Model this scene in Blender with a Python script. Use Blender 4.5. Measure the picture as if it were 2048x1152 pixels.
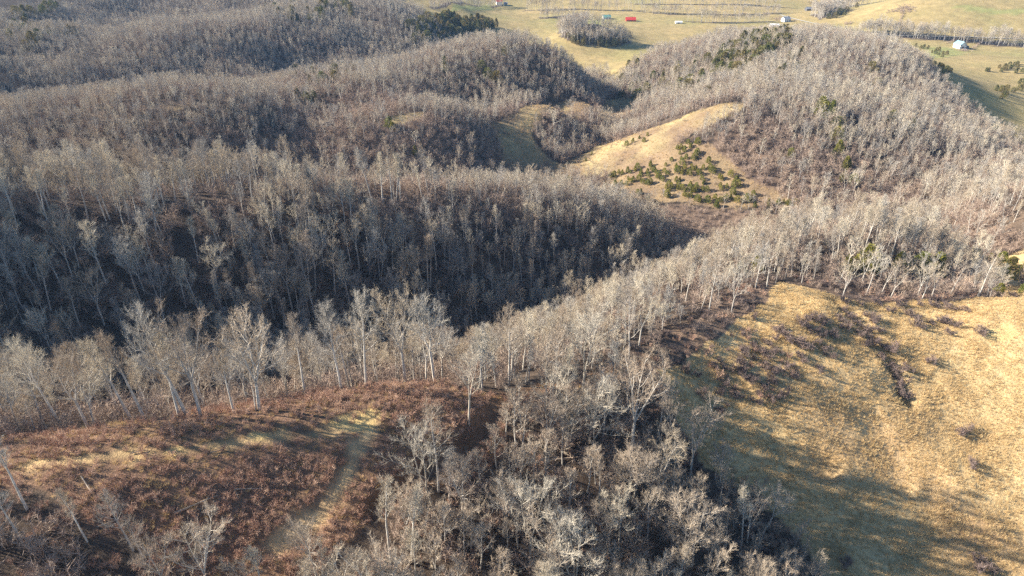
import bpy, math, random
import numpy as np

# ------------------------------------------------------------------ camera, sky, sun, exposure
scene = bpy.context.scene
for o in list(bpy.data.objects):
    bpy.data.objects.remove(o, do_unlink=True)
COL = scene.collection
rad = math.radians
CAM_Z, PITCH, FOCAL = 150.0, 30.0, 1366.0 / 2048.0
cam_data = bpy.data.cameras.new("camera")
cam_data.sensor_width = 36.0
cam_data.lens = 36.0 * FOCAL
cam_data.clip_start = 1.0
cam_data.clip_end = 9000.0
cam = bpy.data.objects.new("camera", cam_data)
cam.location = (0, 0, CAM_Z)
cam.rotation_euler = (rad(90 - PITCH), 0, 0)
COL.objects.link(cam)
scene.camera = cam

SUN_EL = 26.0                      # degrees above the horizon
SUN_AZ = (-0.989, 0.15)           # ground direction towards the sun: from the left, a little beyond
world = bpy.data.worlds.new("World")
scene.world = world
world.use_nodes = True
wn, wl = world.node_tree.nodes, world.node_tree.links
wn.clear()
sky = wn.new("ShaderNodeTexSky")
sky.sky_type = 'NISHITA'
sky.sun_disc = False
sky.sun_elevation = rad(SUN_EL)
sky.sun_rotation = math.atan2(SUN_AZ[0], SUN_AZ[1])
sky.altitude = 700
sky.air_density = 1.2
sky.dust_density = 0.0
sky.ozone_density = 5.0
bg = wn.new("ShaderNodeBackground")
bg.inputs[1].default_value = 0.062
wo = wn.new("ShaderNodeOutputWorld")
wl.new(sky.outputs[0], bg.inputs[0])
wl.new(bg.outputs[0], wo.inputs[0])

sun_data = bpy.data.lights.new("sun", 'SUN')
sun_data.energy = 5.0
sun_data.angle = rad(0.53)
sun_data.color = (1.0, 0.92, 0.785)
sun = bpy.data.objects.new("sun", sun_data)
ce = math.cos(rad(SUN_EL))
from mathutils import Vector
sdir = Vector((SUN_AZ[0] * ce, SUN_AZ[1] * ce, math.sin(rad(SUN_EL))))
sun.rotation_euler = sdir.to_track_quat('Z', 'Y').to_euler()
sun.location = (-200, 100, 300)
COL.objects.link(sun)

vs = scene.view_settings
vs.view_transform = 'Standard'
vs.look = 'None'
vs.exposure = 1.72
vs.gamma = 1.0
vs.use_curve_mapping = False
cy = scene.cycles
cy.max_bounces = 4
cy.diffuse_bounces = 2
cy.glossy_bounces = 1
cy.transmission_bounces = 2
cy.volume_bounces = 0
cy.transparent_max_bounces = 4
cy.use_adaptive_sampling = False
cy.use_denoising = False
scene.render.use_persistent_data = False

# ------------------------------------------------------------------ heights, outlines and positions (metres); unseen left hills raised for their shade
HAZE_DENSITY = 0.00006
HEIGHTS = [(-91.4, 78.9, 74.0),(-81.3, 81.3, 74.0),(-74.4, 83.0, 73.8),(-67.4, 84.8, 73.5),(-60.4, 87.1, 73.0),(-53.1, 89.6, 72.5),(-45.8, 92.8, 72.0),(
    -38.0, 95.9, 71.5),(-31.3, 97.9, 71.2),(-25.2, 99.6, 71.0),(-14.3, 100.7, 70.5),(-7.9, 101.1, 69.0),(-0.4, 105.1, 67.0),(9.6, 109.6, 66.0),(
    22.3, 114.7, 66.0),(33.1, 121.7, 65.5),(46.5, 131.2, 64.5),(58.1, 142.4, 63.0),(70.7, 153.6, 62.5),(80.3, 151.1, 61.0),(92.8, 149.7, 60.0),(
    106.2, 150.6, 59.5),(118.7, 150.2, 60.0),(130.1, 149.1, 61.0),(141.5, 147.4, 62.0),(-137.2, 134.4, 44.0),(-111.3, 151.4, 38.0),(-88.7, 176.2, 28.0),(
    -54.5, 192.8, 19.0),(-22.0, 203.6, 12.0),(4.8, 211.5, 9.0),(34.7, 232.1, 7.5),(66.8, 264.3, 6.5),(90.3, 296.9, 6.0),(94.1, 313.2, 6.5),(
    71.6, 327.7, 7.0),(42.2, 345.8, 7.0),(10.5, 378.7, 7.0),(-200.4, 223.8, 62.0),(-170.0, 216.5, 62.0),(-134.2, 210.2, 60.0),(-111.7, 204.6, 56.0),(
    -88.5, 215.3, 53.0),(-55.2, 231.5, 47.0),(-24.5, 254.1, 42.0),(7.6, 269.2, 36.0),(38.0, 275.2, 29.0),(61.6, 279.0, 18.0),(-268.8, 328.3, 29.0),(
    -211.9, 316.1, 29.0),(-155.4, 303.2, 22.0),(-117.9, 328.0, 18.0),(-68.6, 334.8, 14.0),(-33.5, 348.8, 11.0),(-6.9, 371.3, 9.0),(-159.0, 341.4, 40.0),(
    -126.9, 358.3, 34.0),(-94.2, 368.6, 35.0),(-69.7, 386.0, 38.0),(-47.1, 390.2, 36.0),(-27.6, 398.0, 32.0),(-4.4, 427.3, 26.0),(25.0, 450.2, 31.0),(
    51.7, 484.3, 22.0),(71.4, 506.7, 6.0),(11.0, 405.1, 17.0),(40.9, 428.5, 6.0),(-34.8, 371.6, 24.0),(-7.2, 392.5, 13.0),(-265.0, 351.9, 46.0),(
    -211.7, 349.1, 46.0),(-179.7, 360.8, 52.0),(-143.4, 376.4, 48.0),(-115.9, 427.2, 38.0),(-115.6, 406.7, 30.0),(-81.4, 465.6, 38.0),(-60.6, 489.9, 40.0),(
    -27.2, 521.9, 44.0),(10.0, 553.4, 50.0),(39.2, 525.2, 42.0),(60.9, 526.2, 20.0),(71.1, 539.7, 6.0),(-21.6, 458.8, 20.0),(32.7, 403.3, 6.5),(
    60.0, 454.7, 6.0),(80.7, 519.7, 5.0),(83.5, 607.1, 3.0),(105.5, 687.0, 2.0),(141.8, 787.2, 0.0),(238.9, 915.4, 0.0),(95.2, 830.9, 22.0),(
    97.8, 790.7, 2.0),(57.6, 862.3, 3.0),(136.4, 825.7, 1.0),(81.6, 560.4, 8.0),(118.9, 613.1, 26.0),(156.7, 598.2, 38.0),(181.7, 573.7, 46.0),(
    215.6, 540.0, 54.0),(247.4, 527.4, 55.0),(281.1, 526.0, 50.0),(297.4, 503.8, 42.0),(306.5, 464.5, 32.0),(307.2, 423.2, 24.0),(183.4, 444.5, 46.0),(
    240.3, 426.2, 36.0),(98.1, 489.3, 22.0),(137.2, 398.0, 46.0),(152.4, 390.6, 43.0),(184.5, 372.1, 41.0),(226.0, 370.3, 36.0),(256.3, 367.2, 30.0),(
    272.3, 351.3, 24.0),(122.2, 391.8, 45.0),(92.6, 408.3, 30.0),(63.6, 410.0, 17.0),(38.4, 398.9, 9.0),(103.3, 363.0, 28.0),(75.9, 356.4, 16.0),(
    56.7, 353.1, 10.0),(97.7, 329.6, 11.0),(133.6, 321.6, 13.0),(148.3, 336.3, 25.0),(196.0, 329.9, 26.0),(184.2, 299.9, 18.0),(152.0, 306.1, 14.0),(
    195.1, 280.8, 24.0),(171.6, 248.4, 36.0),(179.5, 241.5, 46.0),(185.6, 235.8, 54.0),(204.8, 240.3, 60.0),(156.1, 217.6, 38.0),(165.2, 206.3, 40.0),(
    160.9, 188.7, 44.0),(99.4, 191.2, 60.0),(78.6, 181.3, 56.0),(64.7, 185.4, 49.0),(43.2, 186.4, 38.0),(121.8, 196.4, 54.0),(140.2, 196.2, 46.0),(
    149.2, 193.5, 42.0),(94.0, 165.5, 55.0),(115.5, 165.2, 52.0),(131.4, 167.2, 52.0),(-66.8, 66.6, 67.8),(-85.6, 74.0, 70.0),(-56.0, 75.1, 68.8),(
    -52.1, 64.5, 65.0),(-41.1, 74.2, 64.2),(-24.6, 68.0, 60.5),(-33.4, 83.2, 68.2),(-15.1, 89.8, 68.7),(-17.0, 82.5, 65.5),(-21.7, 79.9, 63.6),(
    -2.2, 91.7, 63.5),(-2.0, 82.8, 60.5),(-1.9, 70.6, 57.0),(16.3, 94.5, 60.8),(14.6, 76.6, 55.5),(40.2, 115.7, 58.0),(37.1, 100.7, 55.0),(
    32.7, 80.2, 51.0),(61.4, 128.4, 59.5),(71.5, 131.2, 60.3),(73.8, 117.9, 56.2),(56.8, 113.6, 57.0),(53.6, 101.0, 52.0),(59.5, 93.8, 48.5),(
    55.8, 81.0, 43.0),(84.7, 127.9, 57.0),(75.3, 106.0, 50.0),(100.6, 125.8, 54.3),(91.8, 107.0, 49.0),(115.5, 123.6, 56.0),(106.8, 106.5, 49.5),(
    78.2, 89.5, 46.5),(94.6, 85.1, 45.0),(-43.4, 850.8, 14.0),(-85.8, 810.9, 24.0),(-131.3, 787.4, 36.0),(-176.1, 799.4, 42.0),(-51.3, 782.6, 9.0),(
    -109.7, 692.4, 6.0),(-202.1, 610.1, 12.0),(-252.8, 501.1, 18.0),(-280.3, 463.9, 20.0),(-329.6, 465.6, 26.0),(-225.6, 709.2, 42.0),(-239.8, 635.1, 38.0),(
    -287.4, 594.2, 40.0),(-358.7, 554.6, 42.0),(-315.8, 845.3, 22.0),(-373.2, 779.0, 24.0),(-453.9, 707.9, 28.0),(-435.6, 883.4, 30.0),(-15.0, 902.7, 4.0),(
    -17.6, 1073.1, 2.0),(54.6, 1048.8, 2.0),(215.0, 953.5, 0.0),(332.9, 1016.5, 0.0),(348.4, 1121.8, 6.0),(408.6, 960.7, 2.0),(443.8, 879.4, 3.0),(
    516.9, 845.9, 3.0),(598.0, 836.3, 3.0),(556.5, 934.5, 33.0),(498.5, 967.3, 24.0),(645.0, 926.5, 34.0),(459.8, 992.1, 10.0),(519.3, 1143.8, 1.0),(
    425.7, 729.7, 6.0),(418.7, 631.2, 8.0),(490.0, 672.8, 8.0),(389.7, 521.7, 14.0),(342.1, 454.9, 18.0),(-79.3, 95.3, 65.0),(-65.4, 98.8, 64.5),(
    -51.1, 103.6, 63.5),(-36.0, 109.9, 62.5),(-23.2, 113.6, 62.0),(-5.9, 115.1, 60.0),(-78.3, 111.3, 54.0),(-64.4, 114.8, 53.5),(-50.1, 119.6, 52.5),(
    -35.0, 125.9, 51.5),(-22.2, 129.6, 51.0),(-4.9, 131.1, 49.0),(-150.0, 62.0, 80.0),(-175.0, 20.0, 78.0),(-205.0, 110.0, 86.0),(-215.0, 150.0, 98.0),(
    -225.0, 195.0, 102.0),(-290.0, 150.0, 104.0),(-280.0, 230.0, 84.0),(-60.0, 35.0, 58.0),(0.0, 45.0, 48.0),(60.0, 40.0, 44.0),(120.0, 50.0, 38.0),(
    200.0, 90.0, 46.0),(0.0, -60.0, 42.0),(-220.0, -60.0, 58.0),(220.0, -60.0, 42.0),(-330.0, 120.0, 80.0),(-380.0, 250.0, 66.0),(-420.0, 420.0, 74.0),(
    -540.0, 600.0, 76.0),(300.0, 200.0, 58.0),(320.0, 300.0, 30.0),(380.0, 380.0, 18.0),(-640.0, 880.0, 85.0),(-350.0, 1000.0, 60.0),(-150.0, 1000.0, 40.0),(
    -100.0, 1250.0, 40.0),(0.0, 1000.0, 4.0),(250.0, 1300.0, 10.0),(600.0, 1300.0, 60.0),(900.0, 1100.0, 50.0),(450.0, 600.0, 5.0),(700.0, 700.0, 5.0),(
    -900.0, 400.0, 60.0),(-800.0, -100.0, 60.0),(700.0, -100.0, 45.0),(700.0, 300.0, 25.0),(900.0, 600.0, 20.0),(-1000.0, 1300.0, 70.0),(0.0, 1600.0, 40.0),(
    900.0, 1600.0, 70.0),(30.0, 490.0, 13.0)]
COVERS = [(5, [(-95, 830),(-40, 790),(40, 745),(62, 640),(80, 600),(120, 640),(200, 640),(330, 560),(300, 500),(300, 440),(290, 395),(330, 360),(900, 300),(
    1000, 2600),(100, 2600),(-150, 1500),(-180, 960)]),(0, [(460.8, 1176.7),(478.4, 1137.8),(464.8, 1003.9),(414.8, 977.1),(421.5, 1021.1),(494.9, 1087.4),(
    543.4, 1057.3)]),(0, [(-40, 745),(10, 700),(60, 690),(90, 640),(60, 600),(-80, 700)]),(0, [(60.4, 906.3),(88.5, 940.1),(89.5, 829.9),(116.5, 834.6),(
    139.3, 825.9),(120.4, 793.2),(70.1, 794.1),(54.6, 815.6)]),(1, [(-164.5, 341.6),(-125.7, 363.1),(-90.5, 376.4),(-47.7, 394.9),(-27.8, 400.0),(
    -7.1, 393.1),(-6.8, 370.6),(-25.7, 266.7),(-51.1, 248.1),(-79.2, 240.1),(-140.8, 332.0),(-157.8, 334.2)]),(1, [(-141.7, 420.2),(-102.0, 433.3),(
    -65.7, 470.1),(-48.9, 469.3),(-70.1, 390.1),(-108.1, 379.6),(-127.8, 372.0)]),(1, [(28.2, 444.9),(62.1, 511.9),(67.0, 474.9),(59.4, 449.8),(
    38.9, 405.6),(23.9, 416.5),(18.0, 431.7)]),(1, [(112.9, 373.6),(141.6, 380.1),(154.9, 359.4),(180.2, 339.5),(201.6, 312.7),(189.4, 296.3),(
    151.5, 304.0),(133.8, 314.7),(121.6, 336.8),(108.2, 362.5)]),(1, [(57.2, 335.8),(97.1, 326.4),(138.1, 311.9),(131.5, 305.6),(101.0, 290.6),(
    84.0, 289.7),(68.4, 309.9)]),(1, [(186.8, 286.4),(175.8, 235.9),(177.6, 214.3),(162.8, 187.2),(142.6, 181.5),(156.1, 222.7)]),(1, [(70.0, 155.6),(
    92.2, 168.4),(111.9, 172.8),(136.0, 174.9),(121.9, 153.1),(105.2, 151.2),(86.1, 149.6),(74.2, 152.7)]),(1, [(18.5, 116.2),(33.2, 127.3),(47.6, 139.4),(
    58.1, 150.3),(68.8, 158.7),(59.7, 139.4),(49.8, 129.7),(41.9, 125.4),(32.6, 118.2),(22.0, 110.9)]),(1, [(-63.0, 234.0),(-25.0, 258.9),(7.7, 274.6),(
    3.3, 257.5),(-23.9, 240.8),(-54.8, 225.4)]),(2, [(67.6, 153.7),(72.4, 156.2),(79.2, 151.6),(86.2, 149.3),(107.3, 152.0),(131.4, 150.4),(145.7, 151.7),(
    130.5, 104.5),(105.8, 68.1),(49.9, 66.5),(54.3, 77.7),(54.5, 86.5),(45.8, 94.4),(36.3, 97.0),(34.2, 102.4),(31.5, 111.1),(30.1, 116.3),(45.4, 125.9),(
    57.2, 139.2)]),(2, [(123.8, 397.7),(140.0, 398.9),(127.4, 383.7),(105.9, 377.3),(86.4, 372.8),(72.3, 369.3),(50.3, 370.5),(28.2, 380.2),(4.7, 377.8),(
    22.7, 388.9),(56.9, 428.7),(92.0, 404.8),(115.8, 399.1)]),(2, [(-73.9, 385.1),(-65.4, 395.9),(-51.5, 402.4),(-51.8, 390.8),(-66.4, 382.2)]),(
    2, [(-15.1, 416.5),(5.2, 442.8),(23.8, 493.8),(53.2, 499.2),(64.8, 486.7),(31.9, 451.6),(14.7, 429.6),(11.2, 415.3),(29.0, 394.9),(10.6, 380.0),(
    -9.8, 374.2),(-4.2, 397.9)]),(2, [(59.6, 470.5),(76.5, 549.4),(90.2, 561.7),(101.3, 542.7),(83.2, 479.0),(66.4, 468.5)]),(2, [(-185.5, 358.3),(
    -180.4, 362.6),(-171.9, 368.0),(-171.8, 363.8),(-177.8, 358.7)]),(2, [(164.4, 206.7),(174.4, 205.1),(131.8, 148.9),(127.1, 152.8)]),(4, [(47.7, 357.8),(
    59.2, 374.7),(97.2, 373.4),(108.9, 364.7),(124.8, 338.4),(145.0, 319.3),(136.8, 315.6),(102.0, 325.6),(68.1, 338.1)]),(3, [(-95.3, 85.4),(-81.9, 88.8),(
    -68.0, 92.5),(-53.6, 97.1),(-38.2, 103.3),(-25.4, 107.0),(-14.4, 108.0),(-7.6, 103.6),(-2.3, 103.1),(22.4, 114.4),(17.6, 108.8),(3.5, 102.7),(
    -1.3, 93.8),(-4.7, 86.7),(-12.1, 82.6),(-18.3, 78.8),(-25.4, 72.9),(-27.8, 69.2),(-31.2, 64.2),(-52.3, 64.7),(-57.2, 68.7),(-65.7, 72.7),(-74.0, 73.4),(
    -90.7, 72.0)])]
FIELD_INDEX = 13
TRACK_TOP = [(-75.4, 78.9),(-69.1, 80.1),(-62.0, 81.5),(-54.9, 83.1),(-47.6, 85.2),(-39.2, 87.5),(-32.9, 89.0),(-28.1, 90.8),(-24.9, 92.2)]
TRACK_DOWN = [(-25.3, 91.9),(-24.6, 90.2),(-25.7, 87.6),(-26.8, 85.1),(-27.4, 82.3),(-28.9, 79.1),(-31.2, 76.3),(-33.8, 73.5),(-36.4, 71.1)]
GULLY = [(-2.3, 101.5),(-5.3, 94.7),(-8.3, 91.1),(-13.1, 86.0),(-17.1, 83.1),(-20.5, 80.4),(-22.2, 78.0)]
SADDLE_PATH = [(-2.3, 102.8),(5.5, 107.0),(15.8, 110.8),(23.5, 114.7),(30.7, 119.7)]
FIELD_DRAW = [(49.1, 107.8),(54.4, 104.2),(58.9, 101.7),(62.9, 101.2)]
FIELD_GULLY = [(81.2, 146.3),(83.2, 142.3),(84.8, 138.6),(85.6, 133.0),(87.4, 127.0),(88.4, 122.9),(87.1, 118.7)]
CREST = [(-91.4, 78.9),(-81.3, 81.3),(-74.4, 83.0),(-67.4, 84.8),(-60.4, 87.1),(-53.1, 89.6),(-45.8, 92.8),(-38.0, 95.9),(-31.3, 97.9),(-25.2, 99.6),(
    -14.3, 100.7)]
HOLLOW = [(-4.1, 97.3),(3.5, 104.1),(17.8, 110.2),(32.5, 117.5),(36.6, 104.2),(46.0, 95.3),(55.9, 85.0),(51.7, 66.7),(-29.9, 57.9),(-25.3, 72.3),(-12.0, 81.5)]
LOW_BRUSH = [(57.6, 339.0),(97.4, 327.6),(140.6, 312.2),(130.7, 303.2),(101.0, 290.6),(83.2, 286.7),(65.0, 305.7)]
BRUSHY_BANK = [(32.2, 112.6),(41.6, 123.9),(54.1, 136.8),(63.9, 137.2),(66.2, 129.5),(64.3, 119.7),(57.0, 114.0),(47.3, 109.6),(38.0, 105.7)]
CUT_BANK = [(-27.6, 90.5),(-28.5, 88.8),(-29.7, 86.0),(-30.2, 83.3),(-31.4, 80.7),(-33.5, 78.3),(-35.9, 75.6),(-38.4, 73.3)]
SCARS = [(116.3, 135.5, 3.4, 2.2),(119.0, 137.3, 1.5, 2.5),(-42.9, 87.4, 1.7, 0.9),(-55.1, 82.8, 1.5, 1.0),(-27.8, 91.8, 5, 2.0),(-25.5, 93.5, 3.5, 1.5)]
HEDGES = [([(19.1, 1072.9),(71.3, 1086.3),(165.3, 1067.6)], 3),([(42.1, 1002.8),(66.8, 1012.2),(92.0, 1021.7)], 5),([(166.5, 1076.3),(218.6, 1040.8),(
    302.5, 1033.7),(385.7, 1049.3)], 3),([(240.3, 978.2),(301.5, 979.0),(353.9, 984.2)], 3),([(425.8, 879.2),(488.2, 847.0),(543.1, 829.2),(
    585.5, 814.8)], 9),([(189.4, 1129.6),(283.9, 1106.9),(404.7, 1105.3)], 3),([(-101.6, 906.5),(-66.7, 1040.3),(-18.0, 1099.3)], 4)]
GREENS = [[(90.0, 957.8),(113.2, 989.2),(124.7, 944.3),(94.6, 822.0)], [(464.8, 801.0),(504.2, 800.5),(476.5, 744.7),(403.0, 688.4)], [(550.0, 919.7),(
    630.4, 899.4),(624.2, 887.5),(559.8, 901.4)], [(-82.1, 969.7),(-33.0, 1100.8),(-24.7, 1063.1),(-78.7, 926.8)]]
ZONES = [('standing in the long row behind the dirt track', [(-107.0, 85.8),(-153.9, 135.4),(-116.5, 159.2),(-54.8, 191.1),(-17.7, 202.5),(-8.5, 102.9),(
    -25.7, 101.5),(-54.3, 91.6),(-84.0, 84.2)]),('in the close-grown strip of wood climbing from the saddle', [(-17.7, 202.5),(-8.4, 101.4),(-1.4, 106.3),(
    22.5, 115.3),(42.5, 128.5),(69.8, 154.4),(81.2, 169.4),(79.0, 178.5),(42.6, 180.9),(14.4, 218.6)]),(
    'in the brushy hollow below the saddle, beside the tan field', [(-4.1, 97.3),(3.5, 104.1),(17.8, 110.2),(32.5, 117.5),(36.6, 104.2),(46.0, 95.3),(
    55.9, 85.0),(51.7, 66.7),(-29.9, 57.9),(-25.3, 72.3),(-12.0, 81.5)]),('on the shaded lower corner below the russet brush', [(-112.1, 86.4),(
    -77.1, 73.7),(-66.0, 73.3),(-52.5, 65.3),(-30.5, 61.0),(-39.6, 45.7),(-81.3, 41.2)])]
HERO_TREES = [(-99.7, 106.9, 0, 0.9, 0.3, 0, -0.05, "tall bare tree leaning out at the row's far end, by the picture's edge"),(
    -79.9, 92.9, 2, 0.86, 1.1, 0, -0.04, 'tall pale trunk rising alone left of the crowded row'),(
    -73.3, 90.2, 5, 0.86, 2.0, 0, -0.02, "forked bare tree with wide low branches near the row's outer end"),(
    -67.4, 93.0, 3, 1.0, 0.5, 0, -0.16, 'bare tree leaning steeply outward at the row behind the track'),(
    -64.3, 91.9, 1, 0.95, 3.0, 0, -0.03, 'slim pale tree with knobbly white top in the row'),(
    -58.3, 92.3, 0, 0.82, 4.2, 0, -0.03, 'slim bare tree beside the biggest fan-crowned tree of the row'),(
    -56.9, 92.3, 2, 0.98, 0.2, 0, -0.07, 'tallest pale-trunked tree of the row with a broad fan crown'),(
    -54.4, 92.2, 4, 1.09, 1.4, 0, -0.03, 'bare tree with twin crown beside the tallest pale trunk'),(
    -48.9, 93.2, 3, 0.81, 2.5, 0, -0.05, 'thin bare tree between two broad-crowned trees of the row'),(
    -44.7, 93.9, 6, 1.26, 2.2, 0, 0, "broad round-crowned bare tree standing at the track's edge"),(
    -45.3, 93.9, 7, 0.93, 4.2, 0, 0.03, 'short bushy bare tree in front of the broad round crown'),(
    -39.0, 102.0, 1, 0.82, 0.8, 0, -0.02, 'straight slim bare tree where the ridge row thickens'),(
    -32.4, 102.6, 0, 0.9, 1.9, 0, 0, 'pale twin-branched tree just above the track bend'),(
    -27.9, 104.0, 2, 0.9, 2.9, 0, 0.0, 'tall bare tree with spreading top above the russet knob'),(
    -20.9, 107.2, 4, 1.04, 5.1, 0, 0.0, 'dense fan-crowned tree above the russet knob'),(
    -15.3, 108.3, 5, 1.03, 0.4, 0, 0.02, 'tall fan crown at the inner end of the row'),(
    -0.6, 108.2, 2, 0.77, 3.3, 0, 0.05, 'tall leaning bare tree with open crown on the saddle'),(
    -7.8, 94.9, 10, 0.83, 1.3, 0.05, 0.05, 'white-barked broken tree at the gully head'),(
    13.7, 104.3, 10, 1.06, 1.0, 0, 0.03, 'white-limbed tree standing over the saddle path'),(
    22.2, 94.5, 4, 1.11, 2.0, 0, 0.06, "round fan-crowned grey tree alone at the hollow's edge"),(
    14.3, 92.8, 9, 1.06, 0.6, 0, 0.0, 'white sprawling tree with long crooked limbs in the hollow'),(
    -12.4, 78.1, 10, 0.94, 2.6, 0, 0.14, 'leaning white-barked tree bent over the russet slope'),(
    -18.9, 71.2, 3, 0.89, 3.4, 0, -0.06, 'thin forked bare tree below the lower gully'),(
    -15.6, 71.2, 1, 0.75, 5.4, 0, 0.0, 'straight thin bare tree below the lower gully'),(
    10.0, 69.3, 9, 1.19, 4.4, 0, 0.05, 'broad sprawling grey-green tree at the bottom of the hollow'),(
    2.9, 72.8, 10, 1.0, 0.1, 0, -0.08, 'crooked white tree with tangled limbs low in the hollow'),(
    33.7, 94.3, 6, 1.0, 3.6, 0, 0.04, "spreading bare tree at the wood's edge beside tan grass"),(
    7.0, 95.5, 9, 0.94, 1.8, 0.02, 0.0, 'white crooked tree leaning over fallen limbs in the hollow'),(
    25.8, 87.5, 5, 0.85, 2.8, 0, 0.04, 'forked bare tree in the middle of the hollow'),(
    27.8, 123.3, 4, 0.63, 1.2, 0, 0.0, "small round-crowned tree alone beside the saddle's brush"),(
    -71.9, 71.3, 3, 0.83, 2.0, 0, -0.05, 'crooked pale tree on the dark lower corner'),(
    -70.5, 66.8, 1, 0.65, 3.0, 0, -0.12, 'thin leaning trunk in the shaded corner below the brush'),(
    -43.7, 63.3, 6, 0.88, 4.0, 0, 0.0, 'pale spreading tree crown rising from the bottom edge'),(
    -48.8, 62.3, 4, 0.68, 1.0, 0, -0.03, 'pale bushy tree beside another at the bottom edge')]
LANDMARKS = ['the leaning row-end tree', 'the lone pale trunk', 'the low-branched forked tree', 'the steeply leaning tree', 'the white-topped slim tree', 'the slim neighbour tree', 'the tallest fan-crowned trunk', 'the twin-crowned tree', 'the thin tree between broad crowns', 'the broad round-crowned ridge tree', 'the short bushy ridge tree', 'the straight slim ridge tree', 'the twin-branched bend tree', 'the spreading knob-top tree', 'the dense knob-top fan crown', 'the fan crown ending the row', 'the leaning saddle tree', 'the white broken gully tree', 'the white-limbed saddle tree', 'the lone fan-crowned hollow tree', 'the white sprawling hollow tree', 'the bent white leaning tree', 'the thin forked gully tree', 'the straight thin gully tree', 'the grey-green sprawling tree', 'the crooked white tangled tree', 'the spreading tree by tan grass', 'the white tree over fallen limbs', 'the forked mid-hollow tree', 'the small round saddle tree', 'the crooked corner tree', 'the leaning corner trunk', 'the pale bottom-edge crown', 'the pale bushy bottom-edge tree']
CLEARINGS = [(23.6, 96.2, 6),(-25.6, 74.4, 7),(86.2, 149.3, 3)]
SHRUBS = [(72.0, 132.4, 1.5),(70.1, 133.4, 1.59),(68.1, 135.4, 1.64),(64.9, 129.0, 1.75),(66.6, 127.6, 1.59),(62.2, 131.9, 1.74),(61.1, 133.0, 1.02),(
    63.5, 130.2, 1.37),(72.0, 137.6, 1.75),(74.6, 136.4, 1.52),(75.0, 133.5, 1.72),(82.4, 143.7, 1.09),(82.8, 141.3, 1.38),(83.4, 139.2, 1.2),(
    88.0, 141.7, 1.44),(88.6, 139.6, 1.46),(88.2, 136.5, 1.01),(85.9, 133.7, 1.17),(87.6, 131.9, 1.22),(89.4, 131.0, 1.73),(85.5, 137.3, 1.61),(
    94.9, 145.6, 1.13),(98.8, 148.4, 1.64),(104.9, 149.8, 1.11),(108.1, 149.1, 1.49),(106.1, 142.0, 1.1),(103.2, 141.7, 1.0),(107.1, 140.8, 1.7),(
    113.9, 145.7, 1.17),(105.3, 137.6, 1.17),(98.7, 139.9, 1.79),(99.3, 143.7, 1.7),(79.2, 138.8, 1.23),(79.5, 136.2, 1.77),(83.2, 134.8, 1.43),(
    83.8, 131.5, 1.54),(85.3, 128.7, 1.16),(87.2, 126.5, 1.75),(88.2, 124.7, 1.55),(88.4, 122.8, 1.77),(88.1, 120.2, 1.71),(86.5, 120.6, 1.24),(
    71.7, 128.2, 1.29),(72.2, 126.3, 1.13),(70.0, 129.5, 1.12),(54.4, 127.1, 1.05),(55.9, 126.1, 1.24),(52.0, 124.5, 1.48),(58.1, 127.9, 1.0),(
    56.4, 124.0, 1.54),(59.3, 125.9, 1.27),(67.8, 121.7, 1.25),(112.1, 136.2, 1.65),(96.8, 128.2, 1.38),(90.6, 126.2, 1.25),(93.9, 103.0, 1.38),(
    83.8, 146.8, 1.56),(87.7, 146.8, 1.05),(110.9, 147.3, 1.78),(93.7, 148.6, 1.02),(49.9, 120.5, 1.6),(51.4, 117.7, 1.68),(54.5, 116.8, 1.01),(
    58.9, 120.5, 1.63),(62.0, 119.7, 1.29),(45.7, 116.9, 1.46),(47.8, 113.8, 1.01),(51.9, 113.1, 1.04),(60.7, 82.7, 1.14),(84.9, 82.0, 1.76),(
    86.9, 81.6, 1.16),(96.6, 110.6, 1.6)]
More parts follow.
